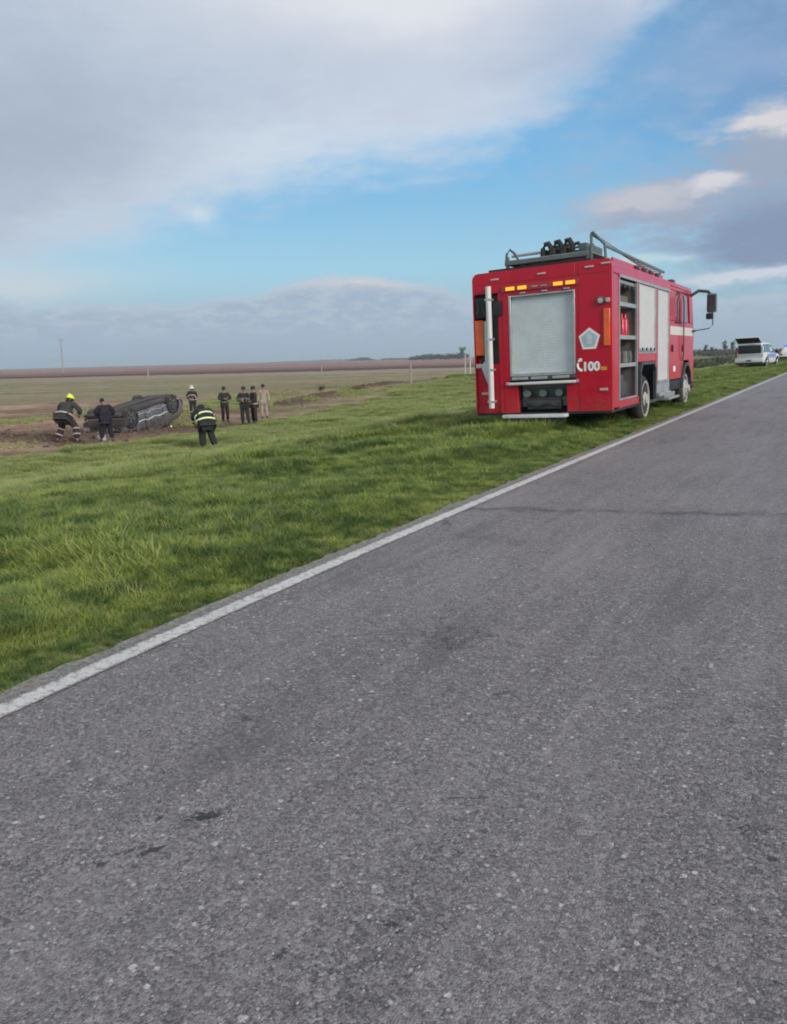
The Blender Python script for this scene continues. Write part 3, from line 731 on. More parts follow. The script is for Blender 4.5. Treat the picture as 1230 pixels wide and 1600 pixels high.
    for yy, zz, mm_ in ((1.25, 1.66, 'red'), (1.5, 1.66, 'red')):
        b = MB(); b.lathe([(zz, .01), (zz, .065), (zz+.30, .065), (zz+.36, .03), (zz+.42, .03)], 'z', (W2-.16, yy, 0), 12); P('extinguisher', b, mm_)
    for yy in (.66, .82, .98, 1.14, 1.30, 1.46, 1.62):
        b = MB(); b.lathe([(-.18, .02), (-.18, .11), (.18, .11), (.18, .02)], 'x', (W2-.26, yy, 1.30), 14); P('hose_coil', b, random.choice(['khaki', 'khaki', 'steel', 'darkcloth', 'int']))
    b = MB(); b.box(W2-.5, W2-.12, .6, 1.6, 2.23, 2.40, .04); P('equipment_box', b, 'khaki')
    # rear roller shutter
    b = MB(); n = 28; z0, z1 = 1.10, 2.455
    for k in range(n):
        a = z0+(z1-z0)*k/n; c = z0+(z1-z0)*(k+1)/n
        b.prism([(.06, a), (.0594, a+.004), (.0586, (a+c)/2), (.0594, c-.004), (.06, c)], 'x', -.535, .60)
    sh = P('roller_shutter', b, 'shutter', smooth=False)
    b = MB(); b.box(-.575, -.535, -.008, .06, 1.06, 2.485); b.box(.60, .638, -.008, .06, 1.06, 2.485); b.box(-.535, .60, -.006, .06, 2.455, 2.485); P('shutter_frame', b, 'alu', bevel=.004)
    b = MB(); b.box(-.535, .60, .0, .055, 1.055, 1.10); P('shutter_bar', b, 'alu', sh)
    b = MB(); b.box(-.575, .635, -.03, .05, .985, 1.05)
    P('rear_sill', b, 'steel', bevel=.006)
    for x0 in (-.53, -.17, .23):
        b = MB(); b.box(x0, x0+.30, -.045, -.03, .995, 1.04); P('handle_recess', b, 'alu', bevel=.004)
    b = MB(); b.box(-.60, .66, -.07, .04, .90, .95); P('tail_bar', b, 'white', bevel=.015)
    for q0, q1 in ((-.64, -.605), (.665, .695)): b = MB(); b.box(q0, q1, -.06, .02, .91, .96); P('bar_bracket', b, 'alu')
    # panel seams and rivets on the rear wall
    for q in ((.700, .706, .44, 2.90), (-.70, -.694, .44, 2.54)):
        b = MB(); b.box(q[0], q[1], -.0025, -.0005, q[2], q[3]); P('panel_seam', b, 'darkcloth', smooth=False)
    for q in ((-1.2, 1.2, 2.715), ):
        b = MB(); b.box(q[0], q[1], -.0025, -.0005, q[2], q[2]+.006); P('panel_seam', b, 'darkcloth', smooth=False)
    for zz in np.arange(.55, 2.9, .235):
        b = MB(); b.lathe([(-.006, .002), (-.004, .011), (-.0005, .012)], 'y', (1.215, 0, zz), 8); P('rivet', b, 'red')
    for x0 in (-.35, .05, .45):
        b = MB(); b.box(x0, x0+.10, -.03, -.0005, 2.50, 2.525); P('hinge', b, 'alu', bevel=.004)
    # pump bay
    b = MB(); b.box(-.44, .48, .34, .36, .40, .90); b.box(-.44, -.42, .10, .34, .40, .9); b.box(.46, .48, .10, .34, .40, .9); P('pump_bay_wall', b, 'black')
    b = MB(); b.box(-.34, .40, .16, .33, .66, .82, .02); b.box(-.30, .34, .10, .30, .45, .62, .02); P('pump_housing', b, 'steel')
    for x0 in (-.28, .02, .32):
        b = MB(); b.lathe([(.02, .01), (.02, .065), (.06, .07), (.16, .05)], 'y', (x0, 0, .74), 16); P('hose_coupling', b, 'greymetal')
    b = MB(); b.tube([(-.3, .08, .55), (-.1, .05, .50), (.1, .05, .56), (.3, .08, .5)], .028, 8); P('hose', b, 'rubber')
    # rear step
    b = MB(); b.box(-.68, .50, -.20, .02, .315, .375, .012); P('rear_step', b, 'white')
    b = MB(); b.box(-.62, .44, -.17, .05, .24, .312); b.box(-.5, -.42, 0, .5, .31, .40); b.box(.3, .38, 0, .5, .31, .40); P('step_bracket', b, 'black')
    b = MB(); b.box(-W2+.02, W2-.02, .0, 2.0, .36, .398); P('underrun_plate', b, 'black')
    # amber warning bar
    b = MB(); b.box(-.70, .71, -.025, -.001, 2.555, 2.655); wb = P('warning_light_bar', b, 'taillamp', bevel=.004)
    for x0 in (-.61, -.385, .27, .49):
        b = MB(); b.box(x0, x0+.165, -.04, -.0255, 2.575, 2.635); P('amber_lamp', b, 'amber', wb, bevel=.006)
    for x0 in (-.12, .04):
        b = MB(); b.box(x0, x0+.11, -.036, -.0255, 2.598, 2.612); P('clear_lens', b, 'lamp', wb)
    # small fittings high on the rear wall
    for x0, z0 in ((-.02, 2.79), (-.90, 2.78), (.82, 2.81), (1.10, 2.84)):
        b = MB(); b.box(x0, x0+.15, -.022, -.001, z0, z0+.03); P('marker_lamp', b, 'lamp', bevel=.005)
    b = MB(); b.lathe([(-.05, .012), (-.05, .05), (-.04, .07), (-.001, .075)], 'y', (1.09, 0, 2.255), 18); P('floodlight', b, 'steel')
    b = MB(); b.lathe([(-.056, .005), (-.052, .045)], 'y', (1.09, 0, 2.255), 18); b.box(1.17, 1.245, -.03, -.001, 2.22, 2.29, .008); P('lamp_lens', b, 'lamp')
    for x0 in (1.135, -1.235):
        b = MB(); b.box(x0, x0+.11, -.03, -.001, 1.50, 2.12) if x0 > 0 else b.box(x0, x0+.17, -.03, .158, 1.47, 2.10)
        P('side_reflector', b, 'orange', bevel=.01)
    for x0 in (1.06, -1.16):
        b = MB(); yy = -.02 if x0 > 0 else .008; b.box(x0, x0+.14, yy, yy+.019 if x0 > 0 else .028, .745, .79); P('reflector', b, 'lamp', bevel=.005)
    # left corner: white pole, grey blade and packed black gear
    b = MB(); b.tube([(-.93, -.07, 2.68), (-.93, -.07, .50)], .052, 12); P('white_pole', b, 'white')
    for z in (2.45, 1.75, 1.2, .62):
        b = MB(); b.box(-.99, -.87, -.12, .03, z-.02, z+.02); P('pole_clamp', b, 'alu', bevel=.004)
    b = MB(); b.box(-1.22, -1.01, -.03, .15, 2.13, 2.50, .03); b.box(-.86, -.70, -.05, .0, 2.15, 2.42, .02); P('gear_bag', b, 'black')
    b = MB(); b.tube([(-1.18, -.035, 2.2), (-1.10, -.04, 2.44), (-1.03, -.035, 2.18)], .016, 6); P('bag_strap', b, 'steel')
    b = MB(); b.prism([(-1.055, 2.08), (-.985, 2.08), (-.985, .92), (-1.02, .95), (-1.15, 1.28), (-1.06, 1.36)], 'y', -.02, .026); P('grey_blade', b, 'shutter', bevel=.004)
    b = MB(); b.box(-1.24, -1.12, -.03, .028, 1.24, 1.32, .01); P('latch', b, 'lamp')
    # emblem and writing
    def pent(r): return [(.885+r*sin(2*pi*k/5), 1.625+r*1.02*cos(2*pi*k/5)) for k in range(5)]
    b = MB(); b.prism(pent(.195), 'y', -.006, -.001); em = P('pentagon_emblem', b, 'print', smooth=False)
    b = MB(); b.prism(pent(.150), 'y', -.009, -.0062); P('emblem_field', b, 'shield', em, smooth=False)
    b = MB(); b.prism([(.885+.05*sin(a), 1.66+.05*cos(a)) for a in np.linspace(0, 2*pi, 11)[:-1]], 'y', -.012, -.0092); b.box(.84, .93, -.012, -.0092, 1.55, 1.60); P('emblem_device', b, 'shutter', em, smooth=False)
    def text(s, size, x, z, m, y=-.004):
        cu = bpy.data.curves.new('lettering', 'FONT'); cu.body = s; cu.size = size; cu.extrude = .002; cu.offset = size*.045
        o = bpy.data.objects.new('tmp', cu); COL.objects.link(o); dg = bpy.context.evaluated_depsgraph_get()
        me = bpy.data.meshes.new_from_object(o.evaluated_get(dg)); bpy.data.objects.remove(o)
        me.materials.clear()
        w = max(v.co.x for v in me.vertices)
        o = link('lettering', me, m, T, smooth=False); o.location = (x, y, z); o.rotation_euler = (R(90), 0, 0); return w
    w = text('100', .205, .755, 1.10, 'print')
    text('cu', .11, .755+w+.012, 1.10, 'yprint')
    # telephone handset symbol in front of the number
    b = MB(); pts = []
    for k in range(9):
        a = R(110+k*17.5); pts.append((.760+.085*cos(a), -.004, 1.20+.10*sin(a)))
    b.tube(pts, .022, 6); b.box(.70, .755, -.016, -.001, 1.26, 1.315, .012); b.box(.705, .76, -.016, -.001, 1.085, 1.135, .012); P('handset_symbol', b, 'print')
    # wheels
    def wheel(x, y, dual=False):
        s = 1 if x > 0 else -1; r = .465
        b = MB(); w0, w1 = (.0, -.26) if not dual else (0., -.52)
        if dual: b.lathe([(0, .33), (0, .41), (-.03, .45), (-.07, r), (-.19, r), (-.235, .44), (-.25, .40), (-.27, .40), (-.285, .44), (-.33, r), (-.46, r), (-.51, .44), (-.52, .28)], 'x', (0, 0, 0), 40)
        else: b.lathe([(0, .33), (0, .41), (-.03, .45), (-.07, r), (-.20, r), (-.24, .45), (-.26, .40), (-.26, .28)], 'x', (0, 0, 0), 40)
        t = b.build('tyre', 'rubber', T); t.location = (x, y, .46)
        if s < 0: t.scale = (-1, 1, 1)
        b = MB()
        if dual: b.lathe([(-.004, .345), (.016, .355), (.016, .325), (-.012, .305), (-.016, .27), (-.012, .16), (.02, .11), (.05, .10), (.055, .02)], 'x', (0, 0, 0), 32)
        else: b.lathe([(-.004, .345), (.016, .355), (.016, .325), (-.01, .30), (-.005, .24), (.05, .17), (.07, .10), (.11, .09), (.12, .02)], 'x', (0, 0, 0), 32)
        b.build('rim', 'rim', t)
        for k in range(8):
            a = 2*pi*k/8; q = b2 = MB(); xx = -.02 if dual else .03
            q.lathe([(xx, .002), (xx, .018), (xx+.03, .016), (xx+.03, .002)], 'x', (0, .165*cos(a), .165*sin(a)), 6); q.build('wheel_nut', 'steel', t)
        b = MB(); rr_ = .50
        pts = [(0, y+.62*cos(a), .46+.60*sin(a)) for a in np.linspace(0, pi, 13)]
        return t
    wheel(1.262, 2.50, True); wheel(-1.262, 2.50, True); wheel(1.25, 6.95); wheel(-1.25, 6.95)
    # rear wheel housing: dark lining and a grey-edged arch
    b = MB(); b.box(W2-.62, W2-.60, 1.99, 3.40, .40, 1.18); b.box(W2-.6, W2-.02, 1.985, 2.0, .40, 1.18); b.box(W2-.6, W2-.02, 3.395, 3.408, .40, 1.18); b.box(W2-.60, W2-.02, 2.0, 3.395, 1.17, 1.185); P('wheel_housing', b, 'black')
    b = MB(); a0 = [(1.985, .42), (1.985, 1.02), (2.13, 1.185), (3.26, 1.185), (3.405, 1.02), (3.405, .42)]; a1 = [(2.05, .42), (2.05, 1.0), (2.17, 1.13), (3.22, 1.13), (3.34, 1.0), (3.34, .42)]
    for i in range(5): b.prism([a0[i], a0[i+1], a1[i+1], a1[i]], 'x', W2-.03, W2+.03)
    P('wheel_arch', b, 'steel')
    # chassis
    b = MB(); b.box(-.42, -.32, .3, 7.6, .55, .78); b.box(.32, .42, .3, 7.6, .55, .78); b.box(-1.0, 1.0, 2.40, 2.54, .40, .52); b.box(-1, 1, 6.88, 7.02, .38, .5); P('chassis_frame', b, 'black')
    b = MB(); b.box(.55, 1.1, 3.6, 4.7, .30, .70, .03); P('fuel_tank', b, 'greymetal')
    b = MB(); b.box(W2-.02, W2+.06, 3.55, 4.75, .44, .52, .01); P('running_board', b, 'alu')
    b = MB(); b.box(.80, W2-.02, 4.95, 6.25, .29, .35, .02); b.box(.9, 1.15, 5.0, 6.2, .352, .45); P('cab_step', b, 'alu')
    b = MB(); b.box(.80, W2-.02, 4.95, 6.30, .50, .72, .02); P('step_well', b, 'black')
    # ---- cab, with real window openings
    y0, y1 = 4.90, 8.02
    b = MB()
    def cabside(s):
        x = s*W2; xi = s*(W2-.05)
        def plate(poly): b.prism(poly, 'x', xi, x)
        plate([(y0, .74), (6.28, .74), (6.28, 2.05), (y0, 2.05)])                       # rear door low
        plate([(6.28, 1.15), (7.62, 1.15), (7.90, 1.2), (7.98, 1.70), (7.90, 2.05), (6.28, 2.05)])   # front door low
        plate([(6.28, .74), (6.36, .80), (6.45, 1.0), (6.6, 1.15), (6.28, 1.15)])
        plate([(7.55, .60), (7.98, .60), (8.0, 1.2), (7.3, 1.15), (7.46, .95)])
        plate([(y0, 2.05), (5.55, 2.05), (5.55, 2.72), (y0, 2.72)])
        plate([(6.18, 2.05), (6.36, 2.05), (6.36, 2.72), (6.18, 2.72)])
        plate([(7.42, 2.05), (7.90, 2.05), (7.68, 2.72), (7.22, 2.72)])
        plate([(y0, 2.72), (7.68, 2.72), (7.64, 2.80), (y0, 2.80)])
    cabside(1); cabside(-1)
    rp = [(-W2, 2.803), (-W2+.02, 2.89), (-W2+.14, 2.95), (W2-.14, 2.95), (W2-.02, 2.89), (W2, 2.803)]
    b.prism(rp, 'y', y0, 7.62)
    b.prism([(-W2, .74), (W2, .74), (W2, 2.80), (-W2, 2.80)], 'y', y0+.001, y0+.04)
    b.prism([(7.88, 2.05), (8.02, 1.72), (8.04, .6), (7.96, .6), (7.94, 1.7), (7.82, 2.02)], 'x', -W2+.05, W2-.05)
    P('cab_body', b, 'red', bevel=.014)
    for s in (1, -1):
        xx = s*(W2-.03)
        b = MB(); b.prism([(5.56, 2.06), (6.17, 2.06), (6.17, 2.71), (5.56, 2.71)], 'x', xx-.004, xx+.004); P('rear_side_window', b, 'mauveglass')
        b = MB(); b.prism([(6.37, 2.06), (7.41, 2.06), (7.21, 2.71), (6.37, 2.71)], 'x', xx-.004, xx+.004); P('door_window', b, 'mauveglass')
        for poly in ([(5.50, 2.0), (6.23, 2.0), (6.23, 2.04), (5.50, 2.04)],):
            b = MB(); b.prism(poly, 'x', s*W2+s*.001, s*W2+s*.015); P('window_ledge', b, 'black')
        b = MB(); b.box(min(s*(W2+.002), s*(W2+.006)), max(s*(W2+.002), s*(W2+.006)), y0+.02, 7.80, 1.74, 1.93); P('side_stripe', b, 'cream', smooth=False)
        for yy in (5.10, 6.42):
            b = MB(); b.box(min(s*W2, s*(W2+.03)), max(s*W2, s*(W2+.03)), yy+.02, yy+.07, 1.36, 1.52, .008); P('door_handle', b, 'black')
        b = MB(); b.tube([(s*(W2+.03), 6.30, 1.15), (s*(W2+.05), 6.30, 1.3), (s*(W2+.05), 6.30, 2.5), (s*(W2+.03), 6.30, 2.65)], .016, 8); P('grab_rail', b, 'steel')
    b = MB(); b.prism([(7.60, 2.79), (7.64, 2.81), (7.92, 2.06), (7.88, 2.04)], 'x', -W2+.06, W2-.06); P('windscreen', b, 'glass')
    b = MB(); b.box(W2, W2+.004, 5.32, 5.56, .92, 1.04, 0); P('door_sticker', b, 'print')
    for yy in (6.30,):
        b = MB(); b.box(W2-.001, W2+.003, yy-.008, yy+.008, .78, 2.72); P('door_gap', b, 'black', smooth=False)
    # front wheel arch
    b = MB(); A = np.linspace(0, pi, 15); 
    for a, c in zip(A, A[1:]):
        b.prism([(6.95+.62*cos(a), .50+.60*sin(a)), (6.95+.62*cos(c), .50+.60*sin(c)), (6.95+.55*cos(c), .50+.53*sin(c)), (6.95+.55*cos(a), .50+.53*sin(a))], 'x', W2-.30, W2+.035)
    P('front_wheel_arch', b, 'steel')
    b = MB(); b.box(.55, .58, 6.3, 7.6, .5, 1.15); b.box(.58, 1.2, 6.3, 7.6, 1.13, 1.148); P('wheel_housing', b, 'black')
    b = MB(); b.box(-W2+.02, W2-.02, 7.95, 8.12, .42, .74, .03); P('front_bumper', b, 'darkcloth')
    # mirrors on both sides
    for s in (1, -1):
        b = MB(); b.tube([(s*W2, 7.50, 2.72), (s*(W2+.16), 7.62, 2.83), (s*(W2+.36), 7.72, 2.80), (s*(W2+.48), 7.76, 2.66)], .038, 8); P('mirror_arm', b, 'black')
        b = MB(); b.tube([(s*(W2+.48), 7.76, 2.66), (s*(W2+.48), 7.76, 1.98), (s*(W2+.40), 7.74, 1.90), (s*(W2+.0), 7.70, 1.86)], .013, 8); b.box(s*(W2+.03)-.05, s*(W2+.03)+.05, 7.66, 7.76, 1.83, 1.89, .01); P('mirror_bracket', b, 'steel')
        b = MB(); b.box(s*(W2+.46)-.11, s*(W2+.46)+.12, 7.60, 7.76, 2.28, 2.74, .05); mr = P('mirror', b, 'greymetal')
        b = MB(); b.box(s*(W2+.46)-.09, s*(W2+.46)+.10, 7.592, 7.599, 2.32, 2.70); P('mirror_glass', b, 'glass', mr)
        b = MB(); b.box(s*(W2+.42)-.085, s*(W2+.42)+.085, 7.62, 7.74, 2.12, 2.27, .03); P('wide_angle_mirror', b, 'black')
    # ---- roof gear
    def rail(name, pts, r, m='greymetal', par=T): 
        b = MB(); b.tube(pts, r, 8); return P(name, b, m, par)
    b = MB(); b.box(-.98, .92, .10, 1.5, H_+.002, H_+.05); P('roof_deck', b, 'black')
    for x in (-.62, .84):
        b = MB(); b.box(x-.025, x+.025, .10, .16, H_+.05, 3.17); P('rack_post', b, 'greymetal')
    b = MB(); b.box(-.66, .86, .08, .16, 3.02, 3.10); b.box(-.66, .86, 1.60, 1.66, 3.02, 3.10); b.box(-.66, -.60, .16, 4.6, 3.03, 3.09); P('rack_frame', b, 'greymetal', bevel=.01)
    b = MB(); b.box(-.64, .84, .17, 1.6, 3.10, 3.115); P('rack_tray', b, 'alu')
    rail('rack_rail', [(-.64, .10, 3.02), (-.62, .10, 3.22), (-.56, .10, 3.29), (-.48, .12, 3.22), (-.42, .15, 3.10)], .022, 'steel')
    rail('rack_rail', [(-.60, .30, 3.20), (.05, .30, 3.205)], .030, 'alu')
    rail('rack_rail', [(-.60, .62, 3.24), (.80, .62, 3.26)], .022, 'greymetal')
    # row of black drum-shaped suction hoses lying fore and aft, ends towards the camera
    for k, x in enumerate((.09, .28, .47)):
        b = MB(); z = 3.20
        pts = [(x-.085, .22, 3.10), (x-.075, .22, 3.24), (x-.035, .22, 3.315+.01*k), (x+.02, .22, 3.325+.01*k), (x+.065, .22, 3.26), (x+.085, .22, 3.10)]
        b.tube(pts, .046, 8); P('suction_hose_loop', b, 'rubber')
        b = MB(); b.tube([(p[0], p[1]+.5, p[2]) for p in pts], .034, 8); P('suction_hose_loop', b, 'rubber')
        b = MB(); b.tube([(x-.03, .24, 3.17), (x-.03, 1.4, 3.17)], .055, 10); P('suction_hose', b, 'rubber')
    b = MB(); b.box(-.02, .66, .30, 1.3, 3.118, 3.17, .02); P('hose_cradle', b, 'steel')
    b = MB(); b.box(.66, .80, .2, 1.2, 3.12, 3.26, .03); P('roof_box', b, 'greymetal')
    # raised ladder on the right of the roof
    lad = empty('ladder'); lad.parent = T
    za = lambda y: 3.375 - .058*(y-.12)
    for x in (.90, 1.12):
        b = MB(); b.box(x-.014, x+.014, 0, 4.9, -.024, .024, .005); o = b.build('ladder_rail', 'greymetal', lad); o.location = (0, .12, 3.375 if x < 1 else 3.16); o.rotation_euler = (-.058 if x < 1 else -.012, 0, 0)
    for k in range(17):
        y = .3+k*.29; z0 = za(y); b = MB(); b.tube([(.90, y, z0), (1.12, y, 3.16-.012*(y-.12))], .013, 6); P('rung', b, 'alu', lad)
    b = MB(); b.tube([(.90, .12, 2.93), (.90, .12, 3.37), (.92, .12, 3.40), (1.12, .14, 3.18), (1.14, .14, 2.93)], .024, 8); P('ladder_support', b, 'greymetal')
    b = MB(); b.tube([(.90, 4.6, 2.95), (.90, 4.6, 3.12)], .02, 8); b.tube([(1.12, 4.6, 2.95), (1.12, 4.6, 3.11)], .02, 8); P('ladder_support', b, 'greymetal')
    b = MB(); b.box(1.13, 1.16, .5, 4.7, H_-.004, 3.0); P('roof_edge_rail', b, 'red')
    for yy in (2.1, 2.7, 3.3, 3.9):
        b = MB(); b.box(1.165, 1.19, yy, yy+.28, 2.93, 3.0); P('side_marker_lamp', b, 'black', bevel=.006)
    b = MB(); b.box(-.7, .7, 6.3, 6.6, 2.955, 3.10, .03); P('beacon_bar', b, 'bluelamp')
    b = MB(); b.box(1.0, 1.12, 6.0, 6.3, 2.955, 3.03, .02); P('horn', b, 'steel')
    return T
fire_engine()

# ------------------------------------------------------------------ cars
def car_shell(st, n_sub=1, crush=None, seed=1):
    """st: (y, z_bottom, z_belt, z_roof, half_width, half_width_roof) from tail to nose"""
    b = bmesh.new(); rings = []
    for (y, zb, zl, zr, w, wr) in st:
        h = [(0, zb), (w*.80, zb), (w*.97, zb+.10), (w, zb+(zl-zb)*.45), (w*.985, zl-.06), (w*.95, zl), (wr*1.0, zr-.07), (wr*.86, zr-.012), (0, zr+.012)]
        full = h + [(-x, z) for x, z in h[-2:0:-1]]
        rings.append([b.verts.new((x, y, z)) for x, z in full])
    n = len(rings[0])
    for A, B in zip(rings, rings[1:]):
        for i in range(n): b.faces.new([A[i], A[(i+1) % n], B[(i+1) % n], B[i]])
    b.faces.new(rings[0][::-1]); b.faces.new(rings[-1])
    if n_sub: 
        bmesh.ops.subdivide_edges(b, edges=b.edges[:], cuts=n_sub, use_grid_fill=True, smooth=.0)
        for _ in range(1): bmesh.ops.smooth_vert(b, verts=b.verts[:], factor=.35, use_axis_x=True, use_axis_y=True, use_axis_z=True)
    if crush: 
        for v in b.verts: v.co = crush(v.co)
    bmesh.ops.recalc_face_normals(b, faces=b.faces)
    return b
def shell_side(st, y, f):                # point on the side surface: f 0 belt .. 1 roof edge
    for a, c in zip(st, st[1:]):
        if a[0] <= y <= c[0]:
            k = (y-a[0])/(c[0]-a[0]); q = [a[i]+(c[i]-a[i])*k for i in range(6)]
            return (q[4]*.95+(q[5]-q[4]*.95)*f, y, q[2]+(q[3]-.07-q[2])*f)
def car(name, st, paint, wy, r, windows, mtx, crush=None, rear=None, rimm='alu'):
    T = empty(name, mtx=mtx)
    cr = crush or (lambda v: v)
    bm_ = car_shell(st, 1, crush); me = bpy.data.meshes.new('body'); bm_.to_mesh(me); bm_.free(); link('body', me, paint, T)
    for s in (1, -1):
        for (ya, yb, slr, slf) in windows:
            g = [shell_side(st, ya+slr*0, .06), shell_side(st, yb, .06), shell_side(st, yb-slf, .90), shell_side(st, ya+slr, .90)]
            b = MB(); P_ = [Vector(((x+.004)*s, y, z)) for x, y, z in g]; Q = [Vector(((x-.02)*s, y, z)) for x, y, z in g]
            vs = [b.b.verts.new(cr(p)) for p in P_]+[b.b.verts.new(cr(p)) for p in Q]
            for q in ((0, 1, 2, 3), (7, 6, 5, 4), (0, 4, 5, 1), (1, 5, 6, 2), (2, 6, 7, 3), (3, 7, 4, 0)): b.b.faces.new([vs[i] for i in q])
            b.build('side_window', 'glass', T, smooth=False)
        W_ = max(q[4] for q in st)
        for y in wy:
            zc = r
            b = MB(); b.lathe([(0, r*.62), (0, r*.9), (-.03, r), (-.17, r), (-.2, r*.9), (-.2, r*.62)], 'x', (0, 0, 0), 24)
            t = b.build('tyre', 'rubber', T); t.location = (s*(W_+.005), y, zc)
            if s < 0: t.scale = (-1, 1, 1)
            b = MB(); b.lathe([(-.004, r*.64), (.006, r*.62), (-.03, r*.55), (-.01, r*.2), (-.008, .01)], 'x', (0, 0, 0), 20); b.build('rim', rimm, t)
            b = MB()
            for k in range(5):
                a = 2*pi*k/5; b.tube([(-.012, r*.15*cos(a), r*.15*sin(a)), (-.004, r*.58*cos(a), r*.58*sin(a))], r*.07, 6)
            b.build('spoke', rimm, t)
            b = MB(); A = np.linspace(-.15, pi+.15, 13)
            for a, c in zip(A, A[1:]):
                b.prism([(y+(r+.075)*cos(a), zc+(r+.075)*sin(a)), (y+(r+.075)*cos(c), zc+(r+.075)*sin(c)), (y+(r+.02)*cos(c), zc+(r+.02)*sin(c)), (y+(r+.02)*cos(a), zc+(r+.02)*sin(a))], 'x', min(s*(W_-.25), s*(W_+.012)), max(s*(W_-.25), s*(W_+.012)))
            b.build('wheel_arch', 'black', T)
    return T

# overturned car in the ditch
c0, c1 = at(122, 676, ZF), at(298, 652, ZF)
ax = (c1-c0); ax.z = 0; yaw_c = atan2(-ax.x, ax.y)          # car +Y along the picture-right end
mid = at(210, 671, ZF)
ST = [(0, .42, .92, 1.00, .70, .60), (.12, .30, .95, 1.12, .80, .62), (.75, .24, .96, 1.44, .86, .58), (1.5, .20, .94, 1.50, .88, .62), (2.4, .20, .92, 1.48, .88, .62), (3.05, .20, .92, 1.06, .88, .66), (3.9, .24, .84, .92, .84, .66), (4.28, .34, .66, .74, .70, .56)]
def crush(v):
    x, y, z = v
    if z > .95:                                           # the roof is crushed in towards one side
        k = (z-.95)/.55; z = .95+(z-.95)*(.50-.10*sin(y*2.1)); x += .16*k
    n = Vector((sin(y*7.+z*5)*.022+sin(y*17+x*9)*.012, sin(x*8+z*9)*.02, sin(y*9+x*5)*.024+sin(y*21+z*8)*.010))
    return Vector((x, y, z))+n
def wreck():
    # local frame: nose (large y) lies to the left of the picture; tail to the right
    rz = yaw_c+pi
    zc = zp(mid.x, mid.y)
    base = Matrix.Translation((mid.x, mid.y, zc+1.24)) @ Matrix.Rotation(rz, 4, 'Z') @ Matrix.Rotation(R(-8), 4, 'X') @ Matrix.Rotation(R(180+1), 4, 'Y') @ Matrix.Scale(1.14, 4) @ Matrix.Translation((0, -2.15, 0))
    T = car('overturned_car', ST, 'carbody', (.82, 3.45), .345, [(.85, 1.55, .12, 0), (1.62, 2.62, 0, .12)], base, crush, rimm='greymetal')
    tag(T, 'dark silver wrecked car lying upside down on its crushed roof, wheels in the air', 'car')
    b = MB(); b.box(-.80, .80, .35, 4.0, .13, .235, .03); b.box(-.2, .2, .4, 3.8, .07, .14, .03); b.box(-.55, -.3, 1.2, 2.8, .09, .14, .02); b.box(-.72, .72, .78, .86, .22, .32); b.box(-.72, .72, 3.41, 3.49, .22, .32); b.box(-.35, .35, 3.2, 3.9, .08, .2, .03); b.box(-.5, -.1, .5, .95, .08, .2, .04)
    b.build('underside', 'under', T)
    b = MB(); b.tube([(.2, .1, .12), (.2, 1.0, .1), (.05, 2.0, .08), (.05, 3.3, .1)], .035, 8); b.build('exhaust_pipe', 'steel', T)
    for s in (1, -1):
        for z, dd, mm_ in ((.36, .012, 'alu'), (.62, .010, 'shutter')):  # pale mouldings, their colour standing in for highlight streaks along the flank
            b = MB(); b.b.verts.ensure_lookup_table()
            pts = [crush(Vector((s*(.885+dd), y, z))) for y in np.linspace(1.25, 3.05, 12)]
            b.tube(pts, .020, 6); b.build('highlight_moulding', mm_, T)
        for y in (1.58, 2.66):
            b = MB(); pts = [crush(Vector((s*.884, y, z))) for z in np.linspace(.24, .90, 7)]; b.tube(pts, .009, 5); b.build('door_gap', 'black', T)
        for y in (1.66, 2.2):
            b = MB(); p = crush(Vector((s*.89, y, .80))); b.box(p.x-.02, p.x+.02, p.y, p.y+.2, p.z-.02, p.z+.02, .008); b.build('door_handle', 'steel', T)
    b = MB(); b.box(-.74, .74, -.16, .02, .36, .62, .05, Matrix.Rotation(R(9), 4, 'Z')); b.build('rear_bumper', 'darkcloth', T)
    b = MB(); b.box(-.6, .6, .22, .26, 1.0, 1.32, .01, Matrix.Translation((0, -.25, -.3)) @ Matrix.Rotation(R(-25), 4, 'X')); b.build('tailgate', 'carbody', T)
    for s in (1, -1):
        b = MB(); b.box(s*.62-.12, s*.62+.12, .0, .10, .72, .90, .02); b.build('tail_lamp', 'taillamp', T)
        b = MB(); b.box(s*.52-.14, s*.52+.14, 4.16, 4.28, .56, .68, .02); b.build('headlight', 'lamp', T)
    b = MB(); b.box(-.8, .75, 4.25, 4.40, .22, .52, .05, Matrix.Rotation(R(-7), 4, 'Z')); b.build('front_bumper', 'under', T)
    b = MB(); b.box(-.6, .6, 3.2, 4.15, 1.02, 1.05, .01, Matrix.Translation((.1, .2, .45)) @ Matrix.Rotation(R(18), 4, 'X') @ Matrix.Translation((0, 0, -.4))); b.build('bent_bonnet', 'under', T)
    return T
wreck()

